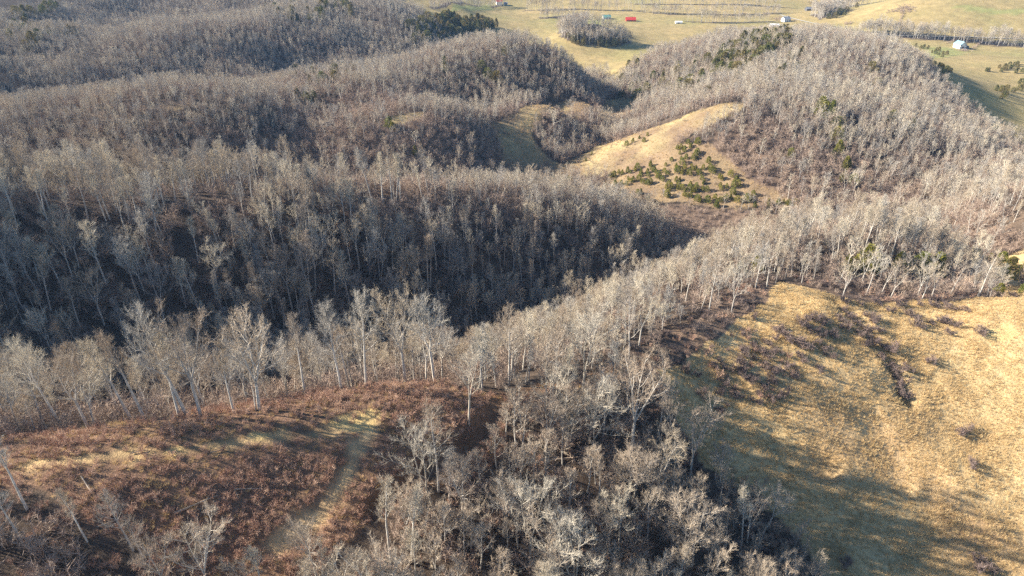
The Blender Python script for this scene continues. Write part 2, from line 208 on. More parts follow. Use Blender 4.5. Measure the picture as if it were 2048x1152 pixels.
CEDAR_TREES = [(52.0, 353.3, 3.8, 0, 'large olive green cedar at the outer end of the cedar slope', 'cedars dotted over the far tan slope'),(
    57.6, 365.9, 3.8, 0, 'large olive green cedar at the outer end of the cedar slope', 'cedars dotted over the far tan slope'),(
    55.8, 366.8, 2.7, 0, 'mid-sized olive green cedar at the outer end of the cedar slope', 'cedars dotted over the far tan slope'),(
    60.4, 367.6, 2.7, 0, 'mid-sized olive green cedar among the inner rows of the cedar slope, left half', 'cedars dotted over the far tan slope'),(
    62.1, 365.7, 3.0, 0, 'mid-sized olive green cedar among the inner rows of the cedar slope, left half', 'cedars dotted over the far tan slope'),(
    65.1, 366.3, 3.5, 0, 'large olive green cedar among the inner rows of the cedar slope, left half', 'cedars dotted over the far tan slope'),(
    66.4, 364.2, 2.3, 0, 'small olive green cedar among the inner rows of the cedar slope, left half', 'cedars dotted over the far tan slope'),(
    69.0, 364.9, 3.4, 0, 'large olive green cedar among the inner rows of the cedar slope, left half', 'cedars dotted over the far tan slope'),(
    70.5, 366.4, 3.5, 0, 'large olive green cedar among the inner rows of the cedar slope, left half', 'cedars dotted over the far tan slope'),(
    77.2, 364.2, 3.6, 0, 'large olive green cedar among the inner rows of the cedar slope, left half', 'cedars dotted over the far tan slope'),(
    77.1, 361.0, 2.2, 0, 'small olive green cedar among the inner rows of the cedar slope, left half', 'cedars dotted over the far tan slope'),(
    71.6, 360.3, 3.8, 0, 'large olive green cedar among the inner rows of the cedar slope, left half', 'cedars dotted over the far tan slope'),(
    71.4, 358.3, 2.3, 0, 'small olive green cedar among the inner rows of the cedar slope, left half', 'cedars dotted over the far tan slope'),(
    74.9, 356.6, 2.7, 0, 'mid-sized olive green cedar among the inner rows of the cedar slope, left half', 'cedars dotted over the far tan slope'),(
    74.9, 359.3, 3.2, 0, 'mid-sized olive green cedar among the inner rows of the cedar slope, left half', 'cedars dotted over the far tan slope'),(
    78.3, 358.7, 3.8, 0, 'large olive green cedar among the inner rows of the cedar slope, left half', 'cedars dotted over the far tan slope'),(
    79.3, 356.9, 2.7, 0, 'mid-sized olive green cedar among the inner rows of the cedar slope, left half', 'cedars dotted over the far tan slope'),(
    80.0, 353.2, 3.8, 0, 'large olive green cedar among the inner rows of the cedar slope, left half', 'cedars dotted over the far tan slope'),(
    81.4, 350.1, 3.1, 0, 'mid-sized olive green cedar among the inner rows of the cedar slope, left half', 'cedars dotted over the far tan slope'),(
    79.4, 352.9, 2.7, 0, 'mid-sized olive green cedar among the inner rows of the cedar slope, left half', 'cedars dotted over the far tan slope'),(
    83.5, 355.9, 2.7, 0, 'mid-sized olive green cedar among the inner rows of the cedar slope, left half', 'cedars dotted over the far tan slope'),(
    84.7, 353.4, 2.4, 0, 'small olive green cedar among the inner rows of the cedar slope, left half', 'cedars dotted over the far tan slope'),(
    84.8, 360.4, 2.2, 0, 'small olive green cedar among the inner rows of the cedar slope, left half', 'cedars dotted over the far tan slope'),(
    88.2, 362.7, 2.4, 0, 'small olive green cedar in the topmost clump of the cedar slope', 'cedars dotted over the far tan slope'),(
    89.7, 356.2, 3.3, 0, 'large olive green cedar in the middle of the cedar slope', 'cedars dotted over the far tan slope'),(
    89.9, 353.2, 3.9, 0, 'large olive green cedar in the middle of the cedar slope', 'cedars dotted over the far tan slope'),(
    89.2, 354.5, 2.4, 0, 'small olive green cedar in the middle of the cedar slope', 'cedars dotted over the far tan slope'),(
    93.0, 361.3, 2.2, 0, 'small olive green cedar in the topmost clump of the cedar slope', 'cedars dotted over the far tan slope'),(
    93.0, 357.6, 3.9, 0, 'large olive green cedar in the middle of the cedar slope', 'cedars dotted over the far tan slope'),(
    95.6, 360.5, 3.1, 0, 'mid-sized olive green cedar in the topmost clump of the cedar slope', 'cedars dotted over the far tan slope'),(
    92.5, 370.0, 2.8, 0, 'mid-sized olive green cedar in the topmost clump of the cedar slope', 'cedars dotted over the far tan slope'),(
    93.0, 365.4, 2.5, 0, 'small olive green cedar in the topmost clump of the cedar slope', 'cedars dotted over the far tan slope'),(
    94.2, 369.0, 3.2, 0, 'mid-sized olive green cedar in the topmost clump of the cedar slope', 'cedars dotted over the far tan slope'),(
    95.6, 366.0, 3.6, 0, 'large olive green cedar in the topmost clump of the cedar slope', 'cedars dotted over the far tan slope'),(
    98.3, 371.1, 2.9, 0, 'mid-sized olive green cedar in the topmost clump of the cedar slope', 'cedars dotted over the far tan slope'),(
    98.8, 366.9, 2.9, 0, 'mid-sized olive green cedar in the topmost clump of the cedar slope', 'cedars dotted over the far tan slope'),(
    102.0, 369.2, 2.2, 0, 'small olive green cedar in the topmost clump of the cedar slope', 'cedars dotted over the far tan slope'),(
    103.1, 368.3, 3.7, 0, 'large olive green cedar in the topmost clump of the cedar slope', 'cedars dotted over the far tan slope'),(
    99.6, 368.0, 2.2, 0, 'small olive green cedar in the topmost clump of the cedar slope', 'cedars dotted over the far tan slope'),(
    99.0, 358.4, 3.0, 0, 'mid-sized olive green cedar in the topmost clump of the cedar slope', 'cedars dotted over the far tan slope'),(
    100.5, 360.3, 3.6, 0, 'large olive green cedar in the topmost clump of the cedar slope', 'cedars dotted over the far tan slope'),(
    100.5, 358.0, 2.3, 0, 'small olive green cedar in the topmost clump of the cedar slope', 'cedars dotted over the far tan slope'),(
    101.6, 361.4, 3.4, 0, 'large olive green cedar in the topmost clump of the cedar slope', 'cedars dotted over the far tan slope'),(
    93.6, 353.4, 3.8, 0, 'large olive green cedar in the middle of the cedar slope', 'cedars dotted over the far tan slope'),(
    92.0, 351.0, 3.2, 0, 'mid-sized olive green cedar in the middle of the cedar slope', 'cedars dotted over the far tan slope'),(
    95.5, 349.5, 3.5, 0, 'large olive green cedar in the middle of the cedar slope', 'cedars dotted over the far tan slope'),(
    97.3, 353.6, 2.3, 0, 'small olive green cedar in the middle of the cedar slope', 'cedars dotted over the far tan slope'),(
    99.1, 351.2, 2.9, 0, 'mid-sized olive green cedar in the middle of the cedar slope', 'cedars dotted over the far tan slope'),(
    99.6, 349.3, 2.4, 0, 'small olive green cedar in the middle of the cedar slope', 'cedars dotted over the far tan slope'),(
    100.6, 347.8, 3.6, 0, 'large olive green cedar in the middle of the cedar slope', 'cedars dotted over the far tan slope'),(
    97.6, 351.6, 2.6, 0, 'mid-sized olive green cedar in the middle of the cedar slope', 'cedars dotted over the far tan slope'),(
    102.9, 350.5, 2.9, 0, 'mid-sized olive green cedar in the middle of the cedar slope', 'cedars dotted over the far tan slope'),(
    106.1, 353.5, 3.9, 0, 'large olive green cedar on the upper right side of the cedar slope', 'cedars dotted over the far tan slope'),(
    106.3, 349.2, 3.6, 0, 'large olive green cedar on the upper right side of the cedar slope', 'cedars dotted over the far tan slope'),(
    107.2, 347.1, 3.9, 0, 'large olive green cedar on the upper right side of the cedar slope', 'cedars dotted over the far tan slope'),(
    110.1, 343.2, 2.9, 0, 'mid-sized olive green cedar on the upper right side of the cedar slope', 'cedars dotted over the far tan slope'),(
    111.1, 342.0, 3.0, 0, 'mid-sized olive green cedar on the upper right side of the cedar slope', 'cedars dotted over the far tan slope'),(
    115.7, 343.0, 3.4, 0, 'large olive green cedar on the upper right side of the cedar slope', 'cedars dotted over the far tan slope'),(
    117.8, 339.5, 3.0, 0, 'mid-sized olive green cedar on the upper right side of the cedar slope', 'cedars dotted over the far tan slope'),(
    118.7, 339.6, 2.6, 0, 'mid-sized olive green cedar on the upper right side of the cedar slope', 'cedars dotted over the far tan slope'),(
    109.5, 337.9, 2.8, 0, 'mid-sized olive green cedar along the lower edge of the cedar slope, right part', 'cedars dotted over the far tan slope'),(
    109.4, 335.8, 2.4, 0, 'small olive green cedar along the lower edge of the cedar slope, right part', 'cedars dotted over the far tan slope'),(
    112.5, 336.4, 2.8, 0, 'mid-sized olive green cedar along the lower edge of the cedar slope, right part', 'cedars dotted over the far tan slope'),(
    116.0, 336.3, 3.9, 0, 'large olive green cedar along the lower edge of the cedar slope, right part', 'cedars dotted over the far tan slope'),(
    118.3, 336.0, 3.8, 0, 'large olive green cedar on the upper right side of the cedar slope', 'cedars dotted over the far tan slope'),(
    57.2, 356.9, 3.2, 0, 'mid-sized olive green cedar at the outer end of the cedar slope', 'cedars dotted over the far tan slope'),(
    60.3, 355.6, 3.0, 0, 'mid-sized olive green cedar among the inner rows of the cedar slope, left half', 'cedars dotted over the far tan slope'),(
    62.9, 353.7, 2.7, 0, 'mid-sized olive green cedar among the inner rows of the cedar slope, left half', 'cedars dotted over the far tan slope'),(
    64.5, 358.8, 2.3, 0, 'small olive green cedar among the inner rows of the cedar slope, left half', 'cedars dotted over the far tan slope'),(
    65.3, 355.4, 2.6, 0, 'mid-sized olive green cedar among the inner rows of the cedar slope, left half', 'cedars dotted over the far tan slope'),(
    66.6, 355.6, 3.5, 0, 'large olive green cedar among the inner rows of the cedar slope, left half', 'cedars dotted over the far tan slope'),(
    69.7, 355.4, 3.7, 0, 'large olive green cedar among the inner rows of the cedar slope, left half', 'cedars dotted over the far tan slope'),(
    71.5, 352.0, 2.8, 0, 'mid-sized olive green cedar among the inner rows of the cedar slope, left half', 'cedars dotted over the far tan slope'),(
    73.6, 350.0, 3.5, 0, 'large olive green cedar among the inner rows of the cedar slope, left half', 'cedars dotted over the far tan slope'),(
    75.2, 350.1, 3.5, 0, 'large olive green cedar among the inner rows of the cedar slope, left half', 'cedars dotted over the far tan slope'),(
    58.0, 347.8, 3.4, 0, 'large olive green cedar along the lower edge of the cedar slope, left part', 'cedars dotted over the far tan slope'),(
    58.9, 345.0, 3.3, 0, 'large olive green cedar along the lower edge of the cedar slope, left part', 'cedars dotted over the far tan slope'),(
    57.0, 349.4, 3.5, 0, 'large olive green cedar at the outer end of the cedar slope', 'cedars dotted over the far tan slope'),(
    67.6, 344.0, 2.8, 0, 'mid-sized olive green cedar along the lower edge of the cedar slope, left part', 'cedars dotted over the far tan slope'),(
    69.0, 343.0, 3.4, 0, 'large olive green cedar along the lower edge of the cedar slope, left part', 'cedars dotted over the far tan slope'),(
    72.2, 337.3, 2.6, 0, 'mid-sized olive green cedar along the lower edge of the cedar slope, left part', 'cedars dotted over the far tan slope'),(
    82.6, 343.6, 3.0, 0, 'mid-sized olive green cedar along the lower edge of the cedar slope, left part', 'cedars dotted over the far tan slope'),(
    84.1, 345.1, 3.5, 0, 'large olive green cedar along the lower edge of the cedar slope, left part', 'cedars dotted over the far tan slope'),(
    85.3, 343.5, 3.3, 0, 'large olive green cedar along the lower edge of the cedar slope, left part', 'cedars dotted over the far tan slope'),(
    83.9, 341.7, 2.6, 0, 'mid-sized olive green cedar along the lower edge of the cedar slope, left part', 'cedars dotted over the far tan slope'),(
    82.1, 338.2, 3.8, 0, 'large olive green cedar along the lower edge of the cedar slope, left part', 'cedars dotted over the far tan slope'),(
    82.9, 337.1, 3.3, 0, 'large olive green cedar along the lower edge of the cedar slope, left part', 'cedars dotted over the far tan slope'),(
    88.4, 347.5, 3.1, 0, 'mid-sized olive green cedar in the middle of the cedar slope', 'cedars dotted over the far tan slope'),(
    90.3, 347.7, 2.1, 0, 'small olive green cedar in the middle of the cedar slope', 'cedars dotted over the far tan slope'),(
    89.1, 344.1, 3.1, 0, 'mid-sized olive green cedar in the middle of the cedar slope', 'cedars dotted over the far tan slope'),(
    88.2, 341.9, 2.6, 0, 'mid-sized olive green cedar along the lower edge of the cedar slope, middle part', 'cedars dotted over the far tan slope'),(
    90.4, 340.9, 3.3, 0, 'large olive green cedar along the lower edge of the cedar slope, middle part', 'cedars dotted over the far tan slope'),(
    94.9, 342.4, 2.9, 0, 'mid-sized olive green cedar in the middle of the cedar slope', 'cedars dotted over the far tan slope'),(
    94.1, 339.5, 3.6, 0, 'large olive green cedar along the lower edge of the cedar slope, middle part', 'cedars dotted over the far tan slope'),(
    97.6, 340.1, 3.3, 0, 'large olive green cedar along the lower edge of the cedar slope, middle part', 'cedars dotted over the far tan slope'),(
    96.3, 337.9, 3.5, 0, 'large olive green cedar along the lower edge of the cedar slope, middle part', 'cedars dotted over the far tan slope'),(
    100.5, 338.0, 2.7, 0, 'mid-sized olive green cedar along the lower edge of the cedar slope, middle part', 'cedars dotted over the far tan slope'),(
    102.4, 336.7, 3.3, 0, 'large olive green cedar along the lower edge of the cedar slope, middle part', 'cedars dotted over the far tan slope'),(
    95.5, 338.4, 3.4, 0, 'large olive green cedar along the lower edge of the cedar slope, middle part', 'cedars dotted over the far tan slope'),(
    90.9, 336.3, 3.6, 0, 'large olive green cedar along the lower edge of the cedar slope, middle part', 'cedars dotted over the far tan slope'),(
    92.2, 335.2, 2.7, 0, 'mid-sized olive green cedar along the lower edge of the cedar slope, middle part', 'cedars dotted over the far tan slope'),(
    93.9, 334.7, 3.6, 0, 'large olive green cedar along the lower edge of the cedar slope, middle part', 'cedars dotted over the far tan slope'),(
    96.6, 331.4, 3.7, 0, 'large olive green cedar along the lower edge of the cedar slope, middle part', 'cedars dotted over the far tan slope'),(
    97.6, 330.2, 3.3, 0, 'large olive green cedar along the lower edge of the cedar slope, middle part', 'cedars dotted over the far tan slope'),(
    101.3, 329.4, 3.9, 0, 'large olive green cedar along the lower edge of the cedar slope, middle part', 'cedars dotted over the far tan slope'),(
    105.3, 329.9, 3.8, 0, 'large olive green cedar along the lower edge of the cedar slope, right part', 'cedars dotted over the far tan slope'),(
    107.6, 328.2, 3.0, 0, 'mid-sized olive green cedar along the lower edge of the cedar slope, right part', 'cedars dotted over the far tan slope'),(
    109.7, 328.5, 3.1, 0, 'mid-sized olive green cedar along the lower edge of the cedar slope, right part', 'cedars dotted over the far tan slope'),(
    111.2, 329.9, 2.4, 0, 'small olive green cedar along the lower edge of the cedar slope, right part', 'cedars dotted over the far tan slope'),(
    112.8, 328.8, 3.6, 0, 'large olive green cedar along the lower edge of the cedar slope, right part', 'cedars dotted over the far tan slope'),(
    105.0, 325.3, 3.8, 0, 'large olive green cedar along the lower edge of the cedar slope, right part', 'cedars dotted over the far tan slope'),(
    105.7, 324.7, 3.0, 0, 'mid-sized olive green cedar along the lower edge of the cedar slope, right part', 'cedars dotted over the far tan slope'),(
    114.7, 332.4, 3.3, 0, 'large olive green cedar along the lower edge of the cedar slope, right part', 'cedars dotted over the far tan slope'),(
    115.6, 331.3, 3.4, 0, 'large olive green cedar along the lower edge of the cedar slope, right part', 'cedars dotted over the far tan slope'),(
    115.8, 326.6, 3.4, 0, 'large olive green cedar along the lower edge of the cedar slope, right part', 'cedars dotted over the far tan slope'),(
    118.3, 325.5, 2.4, 0, 'small olive green cedar along the lower edge of the cedar slope, right part', 'cedars dotted over the far tan slope'),(
    120.7, 327.2, 3.5, 0, 'large olive green cedar along the lower edge of the cedar slope, right part', 'cedars dotted over the far tan slope'),(
    121.3, 325.8, 3.1, 0, 'mid-sized olive green cedar along the lower edge of the cedar slope, right part', 'cedars dotted over the far tan slope'),(
    122.3, 325.4, 3.3, 0, 'large olive green cedar along the lower edge of the cedar slope, right part', 'cedars dotted over the far tan slope'),(
    124.3, 328.9, 2.9, 0, 'mid-sized olive green cedar along the lower edge of the cedar slope, right part', 'cedars dotted over the far tan slope'),(
    123.5, 321.7, 3.2, 0, 'mid-sized olive green cedar along the lower edge of the cedar slope, right part', 'cedars dotted over the far tan slope'),(
    130.2, 321.7, 3.5, 0, 'large olive green cedar in the line trailing right from the cedar slope', 'cedars dotted over the far tan slope'),(
    130.2, 319.4, 3.2, 0, 'mid-sized olive green cedar in the line trailing right from the cedar slope', 'cedars dotted over the far tan slope'),(
    134.8, 320.7, 3.4, 0, 'large olive green cedar in the line trailing right from the cedar slope', 'cedars dotted over the far tan slope'),(
    137.4, 321.1, 2.1, 0, 'small olive green cedar in the line trailing right from the cedar slope', 'cedars dotted over the far tan slope'),(
    138.4, 319.4, 2.4, 0, 'small olive green cedar in the line trailing right from the cedar slope', 'cedars dotted over the far tan slope'),(
    139.4, 319.1, 2.9, 0, 'mid-sized olive green cedar in the line trailing right from the cedar slope', 'cedars dotted over the far tan slope'),(
    142.0, 318.3, 3.3, 0, 'large olive green cedar in the line trailing right from the cedar slope', 'cedars dotted over the far tan slope'),(
    143.6, 317.9, 2.5, 0, 'small olive green cedar in the line trailing right from the cedar slope', 'cedars dotted over the far tan slope'),(
    68.4, 396.1, 3.3, 0, 'large olive green cedar on the tan ridge above the cedar slope', 'cedars dotted over the far tan slope'),(
    72.1, 396.5, 3.2, 0, 'mid-sized olive green cedar on the tan ridge above the cedar slope', 'cedars dotted over the far tan slope'),(
    76.1, 398.2, 2.2, 0, 'small olive green cedar on the tan ridge above the cedar slope', 'cedars dotted over the far tan slope'),(
    77.6, 391.1, 2.9, 0, 'mid-sized olive green cedar on the tan ridge above the cedar slope', 'cedars dotted over the far tan slope'),(
    80.6, 397.2, 2.5, 0, 'small olive green cedar on the tan ridge above the cedar slope', 'cedars dotted over the far tan slope'),(
    49.2, 406.3, 2.2, 0, 'small olive green cedar at the outer end of the cedar slope', 'cedars dotted over the far tan slope'),(
    44.8, 397.6, 2.3, 0, 'small olive green cedar at the outer end of the cedar slope', 'cedars dotted over the far tan slope'),(
    101.3, 344.4, 2.7, 0, 'mid-sized olive green cedar in the middle of the cedar slope', 'cedars dotted over the far tan slope'),(
    102.0, 341.8, 2.4, 0, 'small olive green cedar on the upper right side of the cedar slope', 'cedars dotted over the far tan slope'),(
    101.4, 341.5, 2.4, 0, 'small olive green cedar in the middle of the cedar slope', 'cedars dotted over the far tan slope'),(
    103.0, 172.0, 6.9, 0, 'tall dark green pine-like evergreen at the foot of the wooded knoll', 'evergreens at the foot of the wooded knoll'),(
    101.7, 173.0, 8.4, 0, 'tall dark green pine-like evergreen at the foot of the wooded knoll', 'evergreens at the foot of the wooded knoll'),(
    94.9, 170.7, 5.7, 0, 'small dark evergreen in the shadow of the wooded knoll', 'evergreens at the foot of the wooded knoll'),(
    112.8, 175.7, 6.3, 0, 'small dark evergreen in the shadow of the wooded knoll', 'evergreens at the foot of the wooded knoll'),(
    119.6, 175.8, 7.3, 0, 'yellow-green evergreen in the cluster right of the wooded knoll', 'evergreens at the foot of the wooded knoll'),(
    122.2, 177.3, 6.3, 0, 'yellow-green evergreen in the cluster right of the wooded knoll', 'evergreens at the foot of the wooded knoll'),(
    124.4, 176.2, 8.1, 0, 'yellow-green evergreen in the cluster right of the wooded knoll', 'evergreens at the foot of the wooded knoll'),(
    63.5, 167.1, 4.0, 0, 'yellow-green evergreen among grey trees of the climbing strip', 'evergreens in the climbing strip of wood'),(
    69.9, 171.1, 4.8, 0, 'yellow-green evergreen among grey trees of the climbing strip', 'evergreens in the climbing strip of wood'),(
    160.8, 208.8, 3.6, 0, 'round green cedar in the little meadow right of the wooded knoll', 'cedars in the little meadow'),(
    162.3, 205.8, 3.9, 0, 'round green cedar in the little meadow right of the wooded knoll', 'cedars in the little meadow'),(
    156.0, 199.3, 3.4, 0, 'round green cedar in the little meadow right of the wooded knoll', 'cedars in the little meadow'),(
    165.1, 204.0, 4.5, 0, 'round green cedar in the little meadow right of the wooded knoll', 'cedars in the little meadow'),(
    158.6, 192.9, 3.8, 0, 'round green cedar in the little meadow right of the wooded knoll', 'cedars in the little meadow'),(
    159.7, 189.0, 3.3, 0, 'round green cedar in the little meadow right of the wooded knoll', 'cedars in the little meadow'),(
    166.1, 194.9, 4.2, 0, 'round green cedar in the little meadow right of the wooded knoll', 'cedars in the little meadow'),(
    129.4, 156.7, 3.4, 0, 'round green cedar in the little meadow right of the wooded knoll', 'cedars in the little meadow'),(
    134.7, 155.0, 4.1, 0, 'round green cedar in the little meadow right of the wooded knoll', 'cedars in the little meadow'),(
    172.5, 260.2, 3.7, 0, 'round green cedar in the little meadow right of the wooded knoll', 'cedars in the little meadow'),(
    186.8, 286.4, 4.1, 0, 'round green cedar in the little meadow right of the wooded knoll', 'cedars in the little meadow'),(
    188.2, 290.9, 4.7, 0, 'round green cedar in the little meadow right of the wooded knoll', 'cedars in the little meadow'),(
    165.0, 199.0, 4.5, 0, 'round green cedar in the little meadow right of the wooded knoll', 'cedars in the little meadow'),(
    151.0, 188.1, 3.9, 0, 'round green cedar in the little meadow right of the wooded knoll', 'cedars in the little meadow'),(
    160.1, 210.3, 4.5, 0, 'round green cedar in the little meadow right of the wooded knoll', 'cedars in the little meadow'),(
    14.6, 366.7, 3.8, 0, "round cedar alone on the hollow's brown floor", 'cedars on the hollow floor'),(
    27.5, 367.9, 3.4, 0, "round cedar alone on the hollow's brown floor", 'cedars on the hollow floor'),(
    23.5, 374.1, 3.1, 0, "round cedar alone on the hollow's brown floor", 'cedars on the hollow floor'),(
    32.9, 372.2, 3.7, 0, "round cedar alone on the hollow's brown floor", 'cedars on the hollow floor'),(
    174.9, 378.3, 9.2, 0, 'dark evergreen cluster on the forested far hillside', 'evergreens on the forested hillside'),(
    173.2, 381.3, 10.6, 0, 'dark evergreen cluster on the forested far hillside', 'evergreens on the forested hillside'),(
    176.9, 376.0, 10.7, 0, 'dark evergreen cluster on the forested far hillside', 'evergreens on the forested hillside'),(
    173.9, 357.2, 7.3, 0, 'yellow-green evergreen among grey trees of the hillside', 'evergreens on the forested hillside'),(
    175.4, 355.2, 6.6, 0, 'yellow-green evergreen among grey trees of the hillside', 'evergreens on the forested hillside'),(
    171.1, 345.8, 8.1, 0, 'yellow-green evergreen among grey trees of the hillside', 'evergreens on the forested hillside'),(
    146.7, 346.1, 5.6, 0, 'yellow-green evergreen among grey trees of the hillside', 'evergreens on the forested hillside'),(
    172.3, 325.3, 5.9, 0, 'yellow-green evergreen among grey trees of the hillside', 'evergreens on the forested hillside'),(
    171.8, 335.6, 7.2, 0, 'yellow-green evergreen among grey trees of the hillside', 'evergreens on the forested hillside'),(
    -69.5, 379.6, 6.3, 0, 'bright green evergreen below the grassy crest', 'evergreens below the grassy crest'),(
    -67.3, 377.3, 5.1, 0, 'bright green evergreen below the grassy crest', 'evergreens below the grassy crest'),(
    -53.7, 364.2, 5.3, 0, 'olive evergreen bush in the brown thicket slope', 'evergreens below the grassy crest')]
EVERGREEN_WOODS = [([(158.0, 550.9),(189.3, 570.8),(222.4, 566.2),(199.0, 519.8),(169.9, 492.4),(148.1, 452.5),(144.9, 499.2)], 4.5, 0.9, 8.5),([(102.2, 635.6),(
    160.5, 546.2),(126.6, 420.1),(106.7, 532.1),(82.7, 552.1)], 7, 0.5, 8),([(160.1, 450.5),(207.6, 514.1),(219.9, 509.0),(166.1, 431.0)], 7, 0.5, 7),(
    [(165.1, 376.4),(184.8, 370.0),(181.1, 343.8),(165.2, 317.7),(160.7, 335.3)], 9, 0.35, 6),([(173.1, 539.4),(240.7, 507.8),(267.2, 446.8),(
    195.1, 395.6)], 16, 0.25, 7),([(-116.9, 752.3),(-83.2, 840.7),(-15.2, 916.9),(-36.5, 820.3),(-75.7, 751.2),(-104.7, 733.0)], 6, 0.7, 10),(
    [(-204.2, 618.6),(-157.0, 641.9),(-126.3, 675.0),(-105.1, 449.5),(-143.6, 427.4)], 9, 0.35, 7),([(-52.0, 509.9),(-9.0, 534.1),(13.2, 515.0),(
    -8.5, 492.3),(-43.6, 490.4)], 9, 0.35, 8),([(-524.8, 748.7),(-505.0, 818.9),(-370.5, 617.9),(-381.1, 541.3)], 9, 0.4, 9),([(-299.0, 866.8),(
    -178.5, 809.2),(-161.7, 776.9),(-223.6, 699.3)], 8, 0.4, 9),([(60.2, 816.5),(88.2, 816.0),(129.1, 818.6),(125.3, 790.7),(69.6, 789.1)], 5, 0.75, 6),(
    [(455.8, 807.8),(481.1, 802.0),(446.7, 723.4),(419.7, 693.8)], 7, 0.4, 4),([(298.8, 503.4),(417.5, 672.5),(327.4, 517.6),(293.4, 478.5)], 6, 0.5, 4),(
    [(444.3, 660.8),(496.5, 684.7),(469.8, 643.2),(433.2, 634.4)], 5, 0.5, 4),([(346.8, 501.8),(457.8, 624.1),(428.9, 580.6),(345.8, 487.6)], 6, 0.5, 4),(
    [(448.8, 1066.2),(485.7, 1023.8),(442.5, 968.0),(411.3, 970.1)], 8, 0.5, 9),([(-165.7, 422.2),(-123.9, 447.3),(-100.0, 423.3),(
    -127.3, 370.7)], 10, 0.3, 6),([(200.9, 375.2),(235.4, 385.8),(224.1, 363.9),(192.6, 361.4)], 9, 0.35, 7),([(130.5, 322.1),(185.0, 302.5),(188.0, 290.5),(
    141.3, 309.6)], 7, 0.4, 4),([(415.1, 884.9),(525.6, 894.1),(524.0, 876.4),(430.6, 864.7)], 16, 0.15, 3)]
LOGS = [(-51.6, 73.3, -46.3, 76.9, 0.16, 'long straight pale log lying across the russet slope'),(
    -44.1, 78.1, -39.9, 78.9, 0.12, 'short pale log lying level on the upper russet slope'),(
    -66.5, 76.8, -63.8, 74.3, 0.13, 'pale log lying downslope near the shaded corner'),(
    -40.8, 76.4, -39.4, 77.9, 0.1, 'short broken log below the level pale log'),(
    -44.3, 78.4, -43.2, 76.8, 0.09, 'thin bent stick log beside the level pale log'),(
    -61.3, 69.7, -59.2, 70.9, 0.1, 'dim log half hidden at the edge of the shade'),(
    -67.8, 68.0, -67.1, 70.3, 0.1, 'dark dead branch lying in the shaded corner'),(
    -5.4, 96.2, -3.6, 95.3, 0.1, 'pale branch lying in the gully head, farther one'),(
    -4.0, 94.6, -1.9, 96.3, 0.1, 'pale branch lying in the gully head, nearer one'),(
    4.3, 90.1, 10.7, 91.7, 0.22, 'thick pale fallen limb lying across the hollow'),(-5.7, 77.6, -3.2, 78.1, 0.12, 'short bleached log low in the hollow'),(
    -7.5, 73.8, -5.2, 76.3, 0.12, 'tilted fallen log low in the hollow'),(-49.4, 83.3, -47.5, 84.2, 0.1, 'small grey log beside the ridge track'),(
    -61.2, 81.8, -59.2, 82.6, 0.09, "small log on the ridge track's far end")]
BUILDINGS = [(-19.6, 1107.2, 10, 8, 5.5, 3.0, 0.2, 'white', 'red', 'white two storey farmhouse with a red roof at the far valley edge', 'farmhouse', 'house'),(
    -9.8, 1109.6, 6, 5, 2.8, 1.6, 0.2, 'white', 'grey', 'small white outbuilding beside the red roofed farmhouse', 'outbuilding', 'building'),(
    130.0, 998.4, 12, 8, 3.2, 3.0, 0.1, 'white', 'green', 'white cottage with a green hipped roof in the far fields', 'cottage', 'house'),(
    160.6, 982.5, 15, 9, 2.6, 3.4, 0.0, 'red', 'red', 'long red roofed barn standing in the far fields', 'barn', 'barn'),(
    343.9, 947.6, 13, 8, 3.0, 1.8, -0.1, 'white', 'white', 'low white house behind the wooded dome', 'house', 'house'),(
    372.0, 985.8, 11, 9, 4.5, 3.0, 0.3, 'white', 'grey', 'white farmhouse with grey roof beside dark fir', 'farmhouse', 'house'),(
    435.2, 1071.9, 11, 7, 3.5, 2.5, 0.2, 'dark', 'grey', 'dark shed below the wooded draw', 'shed', 'shed'),(
    222.3, 966.4, 10, 5, 2.4, 1.2, 0.05, 'white', 'white', 'low white shed beside the far hedge', 'shed', 'shed'),(
    503.1, 800.5, 9, 13, 5.5, 3.6, 0.12, 'white', 'teal', 'white gabled barn with dark side shed in the far meadow', 'barn', 'barn')]
ROAD = [(380.6, 1033.7),(393.7, 982.5),(402.8, 945.4),(413.5, 893.5),(431.9, 879.5),(464.4, 858.7),(506.6, 848.7),(549.9, 841.8),(597.9, 836.1),(
    630.5, 823.3)]
FIELD_FENCES = [[(496.5, 922.9),(484.2, 904.7),(472.8, 887.5),(462.8, 871.2)], [(501.7, 822.0),(512.5, 832.6),(520.4, 838.9)], [(517.6, 799.2),(534.3, 818.4),(
    543.0, 826.6)]]
SCRUB = [(498.1, 938.4, 16, 7),(503.4, 929.7, 10, 5),(368.6, 997.8, 12, 8),(433.4, 927.6, 8, 4),(500.5, 784.4, 8, 3),(429.4, 1014.8, 10, 5)]

# ------------------------------------------------------------------ numeric helpers
def smooth(a, b, x):
    t = np.clip((x - a) / (b - a), 0, 1)
    return t * t * (3 - 2 * t)

def vnoise(x, y, seed=0):
    """value noise in -1..1"""
    xi = np.floor(x).astype(np.int64); yi = np.floor(y).astype(np.int64)
    fx = x - xi; fy = y - yi
    fx = fx * fx * (3 - 2 * fx); fy = fy * fy * (3 - 2 * fy)
    def h(a, b):
        n = (a * 374761393 + b * 668265263 + seed * 1442695041) & 0x7fffffff
        n = ((n ^ (n >> 13)) * 1274126177) & 0x7fffffff
        n = n ^ (n >> 16)
        return (n & 0xffff) / 32767.5 - 1
    a = h(xi, yi) * (1 - fx) + h(xi + 1, yi) * fx
    b = h(xi, yi + 1) * (1 - fx) + h(xi + 1, yi + 1) * fx
    return a * (1 - fy) + b * fy

